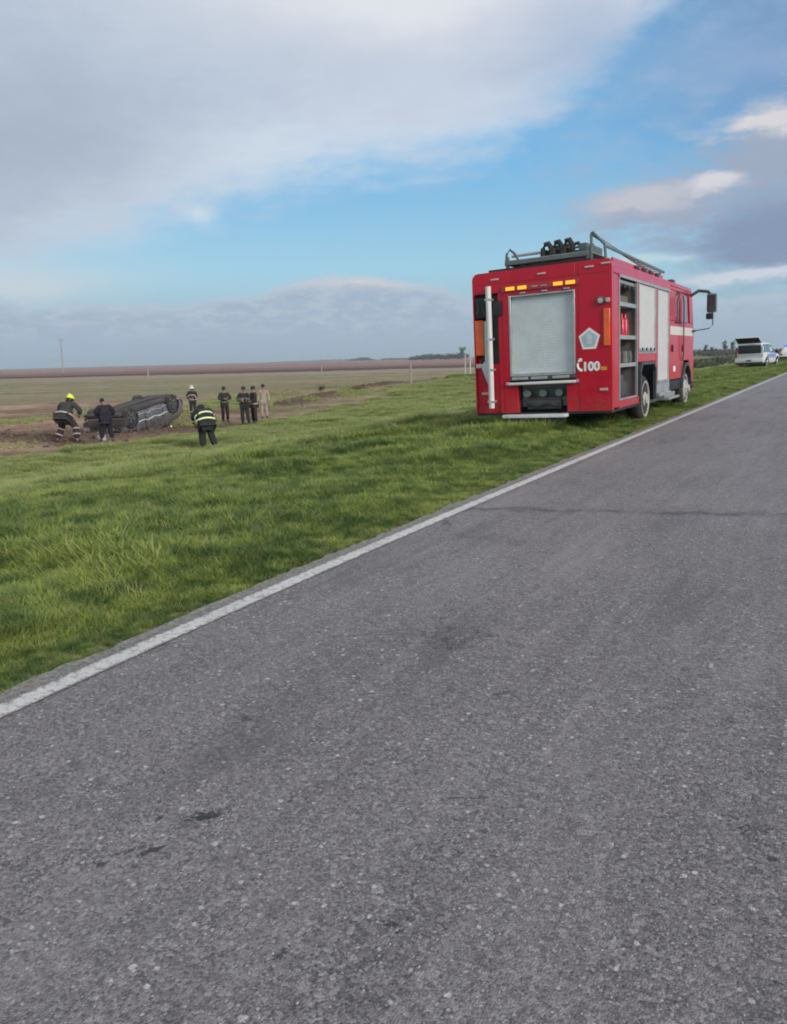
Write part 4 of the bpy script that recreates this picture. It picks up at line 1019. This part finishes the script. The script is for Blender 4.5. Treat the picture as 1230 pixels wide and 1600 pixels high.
def white_suv():
    p = on(1170, 577)
    zz = zp(p.x, p.y)
    SS = [(0, .42, 1.02, 1.10, .86, .80), (.06, .34, 1.05, 1.72, .91, .70), (.9, .30, 1.05, 1.80, .93, .72), (2.0, .30, 1.03, 1.80, .93, .72), (2.75, .30, 1.02, 1.72, .93, .70), (3.45, .30, 1.02, 1.12, .92, .76), (4.3, .34, .94, 1.02, .90, .74), (4.62, .42, .74, .82, .78, .66)]
    T = car('parked_suv', SS, 'whitecar', (.92, 3.65), .37, [(.25, .85, .1, 0), (.92, 1.85, 0, 0), (1.92, 3.1, 0, .42)], Matrix.Translation((p.x, p.y, zz)) @ Matrix.Rotation(R(-9), 4, 'Z') @ Matrix.Rotation(R(-1.5), 4, 'Y') @ Matrix.Scale(1.08, 4))
    tag(T, 'white off-road wagon parked on the verge with its tailgate raised', 'car', 'white vehicles parked beyond the fire engine')
    b = MB(); b.box(-.74, .74, -.03, .10, 1.04, 1.60, .03); b.build('boot_opening', 'black', T)
    b = MB(); b.box(-.80, .80, -.05, .02, .98, 1.04, .01); b.build('boot_sill', 'whitecar', T)
    b = MB(); b.box(-.76, .76, -.04, .04, 1.60, 1.68, .015); b.build('roof_edge', 'whitecar', T)
    tg = MB(); mt_ = Matrix.Translation((0, .05, 1.74)) @ Matrix.Rotation(R(-24), 4, 'X'); tg.box(-.78, .78, -.92, 0, -.02, .03, .015, mt_); tg = tg.build('tailgate', 'whitecar', T)
    b = MB(); b.box(-.72, .72, -.90, -.30, -.034, -.021, 0, mt_); b.build('tailgate_window', 'glass', tg, smooth=False)
    b = MB(); b.box(-.72, .72, -.28, -.03, -.034, -.021, 0, mt_); b.build('tailgate_lining', 'black', tg, smooth=False)
    b = MB(); b.box(-.90, .90, -.10, .06, .46, .70, .03); b.build('rear_bumper', 'whitecar', T)
    b = MB(); b.box(-.86, .86, -.09, .2, .30, .46, .03); b.build('bumper_skirt', 'black', T)
    for s in (1, -1):
        b = MB(); b.box(s*.84-.06, s*.84+.06, -.035, .09, .80, 1.5, .02); b.build('tail_lamp', 'taillamp' if s < 0 else 'whitecar', T)
        b = MB(); b.box(s*1.04-.10, s*1.04+.10, 2.86, 2.98, 1.05, 1.22, .03); b.build('wing_mirror', 'black', T)
        b = MB(); b.tube([(s*.66, .3, 1.86), (s*.66, 2.5, 1.86)], .02, 6); b.build('roof_rail', 'alu', T)
    b = MB(); b.box(-.16, .16, -.115, -.101, .52, .63); b.build('number_plate', 'steel', T)
    # blue livery on the flank, seen on the upper quarter
    b = MB(); b.box(.934, .938, 1.0, 3.2, .72, 1.0); b.build('blue_stripe', 'bluepaint', T, smooth=False)
white_suv()
def patrol_car():
    p = on(1233, 567); zz = zp(p.x, p.y)
    SS = [(0, .42, .96, 1.04, .82, .74), (.10, .32, .98, 1.20, .88, .66), (.8, .28, .98, 1.50, .90, .64), (1.8, .26, .96, 1.56, .90, .66), (2.6, .26, .96, 1.48, .90, .64), (3.2, .26, .94, 1.02, .90, .72), (4.1, .30, .84, .92, .86, .7), (4.45, .40, .66, .74, .74, .6)]
    T = car('patrol_car', SS, 'whitecar', (.85, 3.55), .33, [(.75, 1.6, .2, 0), (1.68, 2.75, 0, .3)], Matrix.Translation((p.x, p.y, zz)) @ Matrix.Rotation(R(1), 4, 'Z'))
    tag(T, 'white and blue patrol car half out of frame at the right edge', 'car', 'white vehicles parked beyond the fire engine')
    b = MB(); b.box(-.62, .62, 1.5, 1.8, 1.58, 1.72, .03); b.build('beacon_bar', 'bluelamp', T)
    b = MB(); b.box(-.86, .86, -.06, .08, .30, .62, .03); b.build('rear_bumper', 'black', T)
    b = MB(); b.prism([(.10, 1.06), (.78, 1.46), (.80, 1.44), (.13, 1.03)], 'x', -.62, .62); b.build('rear_window', 'glass', T)
    for s in (1, -1):
        b = MB(); b.box(s*.74-.10, s*.74+.10, -.03, .1, .74, .92, .02); b.build('tail_lamp', 'taillamp', T)
        b = MB(); b.box(min(s*.905, s*.909), max(s*.905, s*.909), .6, 3.3, .62, .88); b.build('blue_stripe', 'bluepaint', T, smooth=False)
patrol_car()

# ------------------------------------------------------------------ people
def skin_mesh(name, nodes, edges, root, sub=1):
    """nodes: {key:(x,y,z,r)}"""
    me = bpy.data.meshes.new(name); ks = list(nodes); ix = {k: i for i, k in enumerate(ks)}
    me.from_pydata([nodes[k][:3] for k in ks], [(ix[a], ix[b]) for a, b in edges], [])
    o = bpy.data.objects.new('tmp_'+name, me); COL.objects.link(o)
    md = o.modifiers.new('skin', 'SKIN'); md.use_smooth_shade = True; md.branch_smoothing = .6
    for k, i in ix.items():
        r = nodes[k][3]; r = r if isinstance(r, tuple) else (r, r)
        me.skin_vertices[0].data[i].radius = r
        me.skin_vertices[0].data[i].use_root = (k == root)
    sb = o.modifiers.new('sub', 'SUBSURF'); sb.levels = sub; sb.render_levels = sub
    dg = bpy.context.evaluated_depsgraph_get(); out = bpy.data.meshes.new_from_object(o.evaluated_get(dg))
    bpy.data.objects.remove(o); out.name = name; out.materials.clear()
    return out
def ring_band(bm_, p, q, f, r, w, sx=1.0, n=16):
    p, q = Vector(p), Vector(q); c = p.lerp(q, f); d = (q-p).normalized()
    a = Vector((1, 0, 0)); a = (a-d*a.dot(d)).normalized() if abs(d.x) < .9 else Vector((0, 1, 0)); e = d.cross(a)
    rs = []
    for h, k in ((-w, .93), (-w, 1.0), (w, 1.0), (w, .93)):
        rs.append([bm_.b.verts.new(c+d*h+(a*cos(2*pi*i/n)*sx+e*sin(2*pi*i/n))*r*k) for i in range(n)])
    for A, B in zip(rs, rs[1:]+rs[:1]):
        for i in range(n): bm_.b.faces.new([A[i], A[(i+1) % n], B[(i+1) % n], B[i]])
def person(label, px, py, heading, pose, jacket, trousers, helmet=None, bands=None, tbands=None, h=1.75, bulk=1.0, zoff=0, group=None, hair='hair'):
    """heading: degrees, 0 faces away from the camera, 180 faces it; 90 faces picture left"""
    g = on(px, py); zz = zp(g.x, g.y)
    hd = atan2(-g.x, g.y) + R(heading)
    T = empty('person', (g.x, g.y, zz), hd); s = h/1.75; T.scale = (s, s, s)
    tag(T, label, 'person', group)
    J = dict(pel=(0, 0, .95), spi=(0, .01, 1.13), che=(0, 0, 1.33), nec=(0, .0, 1.49), hea=(0, .02, 1.60), top=(0, .02, 1.68),
             sl=(-.18, 0, 1.42), el=(-.25, -.02, 1.14), wl=(-.26, .08, .90), sr=(.18, 0, 1.42), er=(.25, -.02, 1.14), wr=(.26, .08, .90),
             hl=(-.09, 0, .90), kl=(-.11, .03, .50), al=(-.12, -.01, .09), tl=(-.14, .14, .035), hr=(.09, 0, .90), kr=(.11, .03, .50), ar=(.12, -.01, .09), tr=(.14, .14, .035))
    J.update(pose)
    V = {k: Vector(v) for k, v in J.items()}
    def N(k, r): return (*J[k], r)
    up = (V['top']-V['nec']).normalized(); fw = Vector((0, 1, 0)); fw = (fw-up*fw.dot(up)).normalized(); sd_ = fw.cross(up)
    hc = V['hea']
    nodes = dict(pel=N('pel', (.15, .11)), spi=N('spi', (.14, .10)), che=N('che', (.16, .115)), nec=N('nec', .052), hea=N('hea', (.078, .092)), top=N('top', (.064, .078)),
                 nose=(*(hc+fw*.105-up*.005), .012), chin=(*(hc-up*.075+fw*.055), .032), earl=(*(hc-sd_*.085), .014), earr=(*(hc+sd_*.085), .014))
    ed = [('pel', 'spi'), ('spi', 'che'), ('che', 'nec'), ('nec', 'hea'), ('hea', 'top'), ('hea', 'nose'), ('nec', 'chin'), ('hea', 'earl'), ('hea', 'earr')]
    for c in 'lr':
        nodes['s'+c] = N('s'+c, .058); nodes['e'+c] = N('e'+c, .042); nodes['w'+c] = N('w'+c, .028)
        nodes['h'+c] = N('h'+c, .085); nodes['k'+c] = N('k'+c, .058); nodes['a'+c] = N('a'+c, .040); nodes['t'+c] = N('t'+c, .032)
        ed += [('che', 's'+c), ('s'+c, 'e'+c), ('e'+c, 'w'+c), ('pel', 'h'+c), ('h'+c, 'k'+c), ('k'+c, 'a'+c), ('a'+c, 't'+c)]
        d = (V['w'+c]-V['e'+c]).normalized(); palm = V['w'+c]+d*.075
        nodes['p'+c] = (*palm, (.034, .018)); ed.append(('w'+c, 'p'+c))
        a = d.cross(Vector((0, 0, 1))); a = a.normalized() if a.length > .05 else Vector((0, 1, 0)); n_ = d.cross(a)
        for i, (o_, L_) in enumerate(((-.030, .062), (-.010, .075), (.010, .070), (.029, .055))):
            f1 = palm+a*o_+d*(.02+L_*.5); f2 = palm+a*o_*1.1+d*(.02+L_)+n_*.02
            nodes[f'f{c}{i}a'] = (*f1, .009); nodes[f'f{c}{i}b'] = (*f2, .007)
            ed += [('p'+c, f'f{c}{i}a'), (f'f{c}{i}a', f'f{c}{i}b')]
        nodes[f'th{c}'] = (*(palm-d*.03+a*-.055), .010); nodes[f'th{c}b'] = (*(palm+d*.01+a*-.07), .008); ed += [('p'+c, f'th{c}'), (f'th{c}', f'th{c}b')]
    link('body', skin_mesh('body', nodes, ed, 'pel'), 'skin', T)
    k = bulk
    jn = dict(hem=(*(V['pel'].lerp(V['spi'], -.55)), (.195*k, .155*k)), pel=N('pel', (.185*k, .145*k)), spi=N('spi', (.175*k, .14*k)), che=N('che', (.195*k, .15*k)), nec=(*V['che'].lerp(V['nec'], .72), (.085*k, .08*k)))
    je = [('hem', 'pel'), ('pel', 'spi'), ('spi', 'che'), ('che', 'nec')]
    for c in 'lr':
        jn['s'+c] = N('s'+c, .085*k); jn['e'+c] = N('e'+c, .068*k); jn['w'+c] = (*V['e'+c].lerp(V['w'+c], .93), .052*k)
        je += [('che', 's'+c), ('s'+c, 'e'+c), ('e'+c, 'w'+c)]
    jk = link('jacket', skin_mesh('jacket', jn, je, 'pel'), jacket, T)
    tn = dict(pel=(*(V['pel']-(V['spi']-V['pel'])*.1), (.165*k, .135*k))); te = []
    for c in 'lr':
        tn['h'+c] = N('h'+c, .112*k); tn['k'+c] = N('k'+c, .085*k); tn['a'+c] = (*(V['k'+c].lerp(V['a'+c], .88)), .078*k)
        te += [('pel', 'h'+c), ('h'+c, 'k'+c), ('k'+c, 'a'+c)]
    tk = link('trousers', skin_mesh('trousers', tn, te, 'pel'), trousers, T)
    for c in 'lr':
        bn = {'a': (*V['k'+c].lerp(V['a'+c], .78), .058), 'b': (*V['a'+c], .056), 'c': (*V['t'+c], .048)}
        link('boot', skin_mesh('boot', bn, [('a', 'b'), ('b', 'c')], 'b'), 'black', T)
    if bands:
        b = MB()
        for f in bands.get('torso', ()):
            if f < 1: ring_band(b, V['pel'], V['spi'], f, .190*k*bands.get('k', 1), .028, 1.18)
            else: ring_band(b, V['spi'], V['che'], f-1, .188*k*bands.get('k', 1), .028, 1.14)
        for c in 'lr':
            for f in bands.get('arm', ()): ring_band(b, V['e'+c], V['w'+c], f, .070*k, .022)
        b.build('reflective_band', bands.get('m', 'tape'), jk, smooth=False)
    if tbands:
        b = MB()
        for c in 'lr':
            for f in tbands: ring_band(b, V['k'+c], V['a'+c], f, .088*k, .022)
        b.build('reflective_band', bands.get('m', 'tape') if bands else 'tape', tk, smooth=False)
    Mh = Matrix.Translation(hc+up*.045) @ Matrix((sd_, fw, up)).transposed().to_4x4()
    if helmet:
        b = MB(); prof = [(-.045, .150), (-.030, .155), (-.02, .128), (.03, .125), (.08, .104), (.115, .06), (.128, .01)]
        b.lathe(prof, 'z', (0, 0, 0), 24, sx=.96, sy=1.12); bmesh.ops.transform(b.b, matrix=Mh, verts=b.b.verts[:]); hm = b.build('helmet', helmet, T)
        b = MB(); b.box(-.012, .012, -.12, .12, .09, .14, .008); bmesh.ops.transform(b.b, matrix=Mh, verts=b.b.verts[:]); b.build('helmet_crest', helmet, hm)
        b = MB(); b.lathe([(-.14, .118), (-.13, .125), (-.05, .128), (-.04, .12)], 'z', (0, -.03, 0), 18, sx=.9, sy=.85); bmesh.ops.transform(b.b, matrix=Mh, verts=b.b.verts[:]); b.build('neck_flap', 'black', hm)
    else:
        b = MB(); b.lathe([(-.06, .070), (-.04, .094), (.02, .100), (.07, .083), (.10, .04), (.108, .008)], 'z', (0, -.016, 0), 20, sx=.92, sy=1.08); bmesh.ops.transform(b.b, matrix=Mh, verts=b.b.verts[:]); b.build('hair' if hair == 'hair' else 'cap', hair, T)
    b = MB()
    for q in (-1, 1): b.lathe([(-.008, .003), (0, .011), (.008, .003)], 'y', (q*.032, .092, -.035), 8)
    bmesh.ops.transform(b.b, matrix=Mh, verts=b.b.verts[:]); b.build('eyes', 'eye', T)
    return T
TB = lambda **k: k
# firefighter stooping beside the wreck's left end
person('firefighter in yellow helmet stooping at the left end of the overturned car', 107, 691, -35,
       dict(pel=(0, -.08, .90), spi=(0, .04, 1.07), che=(0, .18, 1.22), nec=(0, .28, 1.34), hea=(0, .35, 1.44), top=(0, .37, 1.53), sl=(-.22, .18, 1.30), sr=(.22, .18, 1.30), el=(-.40, .24, 1.06), er=(.40, .26, 1.06), wl=(-.24, .38, .90), wr=(.26, .40, .90),
            hl=(-.12, -.06, .86), hr=(.12, -.06, .86), kl=(-.28, .14, .50), al=(-.40, -.02, .09), tl=(-.46, .11, .035), kr=(.28, .10, .50), ar=(.42, -.10, .09), tr=(.48, .02, .035)), 'olive', 'darkcloth', 'yellow', TB(torso=(.1,), arm=(.6,), m='ptape'), (.15, .6), 1.86, 1.42)
person('person in dark navy clothes standing with feet apart before the wreck', 168, 690, 10,
       dict(sl=(-.19, 0, 1.40), el=(-.36, -.02, 1.18), wl=(-.24, .14, 1.02), er=(.36, .0, 1.18), wr=(.26, .16, 1.0), kl=(-.15, .03, .50), al=(-.20, 0, .09), tl=(-.24, .13, .035), kr=(.16, .03, .5), ar=(.22, 0, .09), tr=(.26, .13, .035), hea=(-.03, .06, 1.58), top=(-.04, .07, 1.66)), 'navy', 'navy', None, None, None, 1.64, 1.38, hair='navy')
person('firefighter in pale helmet standing at the right end of the wreck', 303, 651, 165,
       dict(el=(-.30, .10, 1.14), wl=(-.08, .26, 1.08), er=(.30, .10, 1.14), wr=(.10, .28, 1.06)), 'turnout', 'turnout', 'palehelm', TB(torso=(.2, 1.5), arm=(.4,), m='ptape'), (.5,), 1.66, 1.08)
person('nearest firefighter, bending forward with two reflective bands across the back', 325, 704, 14,
       dict(spi=(0, .10, 1.10), che=(0, .26, 1.26), nec=(0, .38, 1.35), hea=(-.02, .47, 1.37), top=(-.02, .52, 1.44), sl=(-.21, .28, 1.33), sr=(.21, .28, 1.33), el=(-.33, .34, 1.08), er=(.34, .30, 1.08), wl=(-.26, .46, .86), wr=(.30, .40, .84),
            kl=(-.13, .10, .50), al=(-.14, -.02, .09), tl=(-.15, .12, .035), kr=(.16, .04, .5), ar=(.26, -.12, .09), tr=(.30, .02, .035)), 'turnout', 'turnout', 'darkhelm', TB(torso=(.0, 1.0), arm=(.3,), m='tape', k=1.05), None, 1.70, 1.52)
person('man in a dark vest standing alone right of the wreck', 353, 661, 195,
       dict(el=(-.30, .10, 1.16), wl=(-.05, .24, 1.18), er=(.30, .10, 1.16), wr=(.06, .26, 1.14)), 'turnout', 'darkcloth', None, TB(torso=(.4,), m='greycloth'), None, 1.70, 1.0)
person('person in dark clothes with folded grey sleeves, left of the group of three', 384, 665, 160,
       dict(el=(-.30, .06, 1.16), wl=(-.02, .26, 1.16), er=(.30, .06, 1.16), wr=(.04, .27, 1.12), kl=(-.14, .03, .5), al=(-.18, 0, .09), tl=(-.2, .13, .035)), 'turnout', 'turnout', None, TB(torso=(.9, 1.4), arm=(.5, .2), m='greycloth'), None, 1.74, 1.08)
person('person in dark maroon clothes in the middle of the group of three', 399, 663, 120,
       dict(el=(-.24, .06, 1.14), wl=(-.14, .24, 1.05), er=(.24, .06, 1.14), wr=(.10, .26, 1.04)), 'darkcloth', 'darkcloth', None, TB(torso=(.0,), m='ptape'), None, 1.72, 1.04)
person('person in pale beige clothes at the right of the group of three', 414, 656, 175, dict(), 'beige', 'beige', None, None, None, 1.78, .92)
# white bag at the feet of the person in navy
g = on(160, 689); b = MB(); b.box(-.15, .15, -.12, .12, 0, .24, .05); bmesh.ops.smooth_vert(b.b, verts=b.b.verts[:], factor=.4, use_axis_x=True, use_axis_y=True, use_axis_z=True)
bag = empty('bag', (g.x, g.y, zp(g.x, g.y))); tag(bag, 'small white bag on the ground left of the navy-clad person', 'bag')
b.build('bag_body', 'white', bag); b = MB(); b.tube([(-.08, 0, .2), (-.05, 0, .30), (.05, 0, .30), (.08, 0, .2)], .012, 6); b.build('bag_handle', 'white', bag)
# dark debris scraps round the wreck
for k, (px, py, s) in enumerate([(126, 694, .22), (196, 690, .16), (266, 667, .22), (236, 676, .14), (72, 699, .14)]):
    g = on(px, py); b = MB(); n = 7; vs = []
    pts = [(s*cos(2*pi*i/n)*random.uniform(.5, 1.1), s*.8*sin(2*pi*i/n)*random.uniform(.5, 1.1)) for i in range(n)]
    lo = [b.b.verts.new((x, y, -.03)) for x, y in pts]; hi = [b.b.verts.new((x*.8, y*.8, s*random.uniform(.15, .5))) for x, y in pts]
    b.b.faces.new(hi); [b.b.faces.new([lo[i], lo[(i+1) % n], hi[(i+1) % n], hi[i]]) for i in range(n)]
    o = b.build('debris_scrap', ['under', 'black', 'carbody'][k % 3], smooth=False); o.location = (g.x, g.y, zp(g.x, g.y))
    tag(o, ['dark scrap by the boots of the yellow-helmeted firefighter', 'dark scrap beside the navy-clad person at the wreck', 'dark scrap below the right end of the wreck', 'small dark scrap in the grass under the middle of the wreck', 'small dark scrap in the soil left of the yellow-helmeted firefighter'][k], 'debris')

# clods of turned earth round the wreck and along the soil banks
def clods():
    b = MB()
    def clod(x, y, s_):
        z = zp(x, y); vs = [b.b.verts.new((x+s_*cos(a)*random.uniform(.6, 1.2), y+s_*sin(a)*random.uniform(.6, 1.2), z-.02+s_*random.uniform(0, .3))) for a in (0, 1.26, 2.51, 3.77, 5.03)]
        tp = b.b.verts.new((x+s_*random.uniform(-.3, .3), y+s_*random.uniform(-.3, .3), z+s_*random.uniform(.5, 1)))
        for i in range(5): b.b.faces.new([vs[i], vs[(i+1) % 5], tp])
    for pts, w, n in ((bank, .8, 900), (bank2, .5, 500)):
        for _ in range(n):
            k = random.randrange(len(pts)-1); p = pts[k].lerp(pts[k+1], random.random()); clod(p.x+random.gauss(0, w), p.y+random.gauss(0, w), random.uniform(.04, .13))
    q = at(210, 674, ZF)
    for _ in range(900): clod(q.x+random.gauss(0, 3.6), q.y+random.gauss(0, 3.6), random.uniform(.03, .12))
    o = b.build('earth_clods', mat('turned_earth', (.125, .085, .058), .95, var=.4, scale=3), smooth=False); tag(o, kind='stuff')
clods()
# ------------------------------------------------------------------ fence line, poles, trees
def post(px, py, hgt, r, m, label, z=ZF, cross=False, name='fence_post', group=None, cat='post', d=None):
    g = on(px, py) if d is None else at_d(px, py, d)
    gz = zp(g.x, g.y)
    if cross:
        T = empty(name, (g.x, g.y, gz)); tag(T, label, cat, group)
        b = MB(); b.tube([(0, 0, -.2), (0, 0, hgt)], r, 8, taper=.7); b.build('pole', m, T)
        b = MB(); b.box(-1.1, 1.1, -.08, .08, hgt-.7, hgt-.5); b.build('crossarm', m, T)
        for x in (-1., 0, 1.):
            b = MB(); b.lathe([(hgt-.5, .05), (hgt-.3, .09), (hgt-.2, .03)], 'z', (x, 0, 0), 8); b.build('insulator', 'greymetal', T)
        T.rotation_euler = (0, R(1.5), YAW); return T
    b = MB(); b.tube([(0, 0, -.2), (random.uniform(-.03, .03), 0, hgt*.6), (random.uniform(-.06, .06), 0, hgt)], r, 8, taper=.85)
    o = b.build(name, m); o.location = (g.x, g.y, gz); tag(o, label, cat, group); return o
post(99, 583, 15.5, .26, 'wood', 'tall thin utility pole standing alone in the far field', cross=True, name='utility_pole', cat='pole', z=ZF)
post(642, 599, 2.0, .11, 'wood', 'pale wooden fence post on the field edge left of the fire engine', cat='post', group='fence posts at the field edge')
post(503, 588, 2.0, .13, 'wood', 'distant wooden post in the field left of the tall pale post', group='fence posts at the field edge')
post(727, 585, 3.2, .09, 'palepost', 'tall pale post close to the left side of the fire engine', group='pale posts by the fire engine')
post(735, 588, 3.0, .09, 'palepost', 'tall pale post just touching the fire engine silhouette', group='pale posts by the fire engine')
post(232, 590, 2.2, .16, 'wood', 'short faint post in the far field right of the pole', group='fence posts at the field edge')

def foliage(b, cx, cy, cz, rx, ry, rz, n, s):
    for _ in range(n):
        while True:
            p = Vector((random.uniform(-1, 1), random.uniform(-1, 1), random.uniform(-1, 1)))
            if p.length < 1: break
        p *= (p.length**-.35) if p.length > .05 else 1
        if p.length > 1: p.normalize()
        c = Vector((cx+p.x*rx, cy+p.y*ry, cz+p.z*rz))
        a = Vector((random.gauss(0, 1), random.gauss(0, 1), random.gauss(0, 1))).normalized(); q = a.orthogonal().normalized(); e = a.cross(q); k = s*random.uniform(.5, 1.2)
        b.b.faces.new([b.b.verts.new(c+q*k), b.b.verts.new(c+e*k*.6), b.b.verts.new(c-q*k), b.b.verts.new(c-e*k*.6)])
def tree(px, d, h, w, label, group=None, name='tree', m='leaf', lobes=7, zbase=ZF, leaf=None, n=170, trunk=True):
    g = at_d(px, 560, d); T = empty(name, (g.x, g.y, zp(g.x, g.y)), random.uniform(0, 6)); tag(T, label, 'shrub' if not trunk else 'tree', group)
    if trunk:
        b = MB(); b.tube([(0, 0, -.3), (.1*h/8, 0, h*.3), (0, .1, h*.6)], h*.03, 7, taper=.5)
        for k in range(5):
            a = k*1.26; b.tube([(0, 0, h*(.28+.05*k)), (w*.2*cos(a), w*.2*sin(a), h*(.45+.05*k)), (w*.34*cos(a), w*.34*sin(a), h*(.6+.05*k))], h*.012, 5, taper=.4)
        b.build('trunk', 'bark', T)
    b = MB()
    for k in range(lobes):
        a = random.uniform(0, 2*pi); rr = random.uniform(0, w*.34); hz = random.uniform(.42, .86)*h if trunk else random.uniform(.15, .7)*h
        foliage(b, rr*cos(a), rr*sin(a), hz, w*random.uniform(.14, .24), w*random.uniform(.14, .24), h*random.uniform(.09, .16), n, leaf or h*.035)
    b.build('crown', m, T, smooth=False); return T
def wood(pts, d, hfun, label, name='distant_wood', m='leaf', dens=26):
    b = MB()
    for i in range(int(dens*(pts[1]-pts[0])/10)):
        px = random.uniform(*pts); dd = d*random.uniform(.96, 1.06); g = at_d(px, 560, dd); h = hfun((px-pts[0])/(pts[1]-pts[0]))*random.uniform(.7, 1.1)
        z0 = zp(g.x, g.y)
        for _ in range(2): foliage(b, g.x+random.uniform(-3, 3), g.y+random.uniform(-3, 3), z0+h*random.uniform(.3, .72), h*.55, h*.55, h*.30, 14, h*.12)
    o = b.build(name, m, smooth=False); tag(o, label, 'wood', kind='stuff')
wood((640, 728), 900, lambda f: 7.2*min(1, .45+f*5)*(.85+.25*f), 'distant wood on the horizon left of the fire engine')
wood((545, 590), 1500, lambda f: 7.5*sin(pi*min(1, max(.12, f))), 'faint low wood far along the horizon')
wood((596, 640), 1500, lambda f: 4.2, 'faint thin line of trees on the horizon')
wood((415, 560), 2100, lambda f: 2.0+4.5*f, 'very faint hedge line on the left horizon', dens=16)
wood((1086, 1260), 420, lambda f: 3.6-1.0*f, 'hazy grey-green wood beyond the fire engine cab', m='shrubm', dens=40)
tree(722, 860, 13.5, 9, 'tallest tree at the right end of the distant wood')
for px, h, lb in ((1101, 7.5, 'faint small tree nearest the fire engine mirror'), (1112, 6.6, 'faint small tree second from the fire engine mirror'), (1131, 9.8, 'taller of two thin trees left of the white wagon'), (1144, 9.0, 'thin tree just left of the raised tailgate')):
    tree(px, 400, h*.85, h*.5, lb, 'thin trees on the right horizon', lobes=5, n=60)
# scrubby bushes right of the cab along the verge edge
for k, (px, d, h, w, lb) in enumerate([(1096, 120, 2.3, 6.5, 'large grey-green bush directly right of the fire engine cab'), (1112, 135, 2.1, 6, 'grey-green bush second from the fire engine cab'), (1126, 150, 2.0, 6, 'grey-green bush third from the fire engine cab'), (1140, 165, 2.2, 6, 'low bush close left of the white wagon'), (1078, 110, 2.2, 6, 'bush half hidden behind the fire engine cab')]):
    tree(px, d, h, w, lb, 'bushes along the verge beyond the fire engine', name='bush', m='shrubm', trunk=False, lobes=12, n=120, leaf=.14)
# ragged grass tussocks standing up in the verge
for k, (px, py, lb) in enumerate([(660, 654, 'tall dark green tussock left of the fire engine'), (690, 650, 'dark green tussock against the fire engine corner'), (560, 612, 'brown dry weed clump on the soil bank'), (503, 611, 'round dark weed clump in the brown field')]):
    z = -.9 if k < 2 else ZF
    g = on(px, py); b = MB(); hh = (.42, .34, .5, .75)[k]
    for i in range(150):
        a = random.uniform(0, 2*pi); r0 = random.uniform(0, .32); h = hh*random.uniform(.4, 1); base = Vector((cos(a)*r0, sin(a)*r0, -.05)); d = Vector((cos(a), sin(a), 0)); sd_ = Vector((-sin(a), cos(a), 0)); w = .012
        v = [b.b.verts.new(base-sd_*w), b.b.verts.new(base+sd_*w), b.b.verts.new(base+d*.1*h+Vector((0, 0, h*.6))+sd_*w*.7), b.b.verts.new(base+d*.1*h+Vector((0, 0, h*.6))-sd_*w*.7), b.b.verts.new(base+d*.4*h+Vector((0, 0, h)))]
        b.b.faces.new([v[0], v[1], v[2], v[3]]); b.b.faces.new([v[3], v[2], v[4]])
    o = b.build('tussock', mat('tussock_%d' % k, [(.06, .10, .03), (.06, .10, .03), (.12, .08, .05), (.05, .045, .03)][k], .8), smooth=False); o.location = (g.x, g.y, zp(g.x, g.y)); tag(o, lb, 'tussock')

# ------------------------------------------------------------------ haze over the plain
hb = MB(); hb.box(-4300, 4300, -4300, 4300, -4.0, 30.0); ho = hb.build('haze', None, smooth=False)
hm = bpy.data.materials.new('haze_air'); hm.use_nodes = True; ht = hm.node_tree; ht.nodes.clear()
hv = ht.nodes.new('ShaderNodeVolumePrincipled'); hv.inputs['Color'].default_value = (.84, .95, 1, 1); hv.inputs['Density'].default_value = .00026; hv.inputs['Anisotropy'].default_value = .2
hout = ht.nodes.new('ShaderNodeOutputMaterial'); ht.links.new(hv.outputs[0], hout.inputs['Volume']); ho.data.materials.append(hm); ho['kind'] = 'stuff'
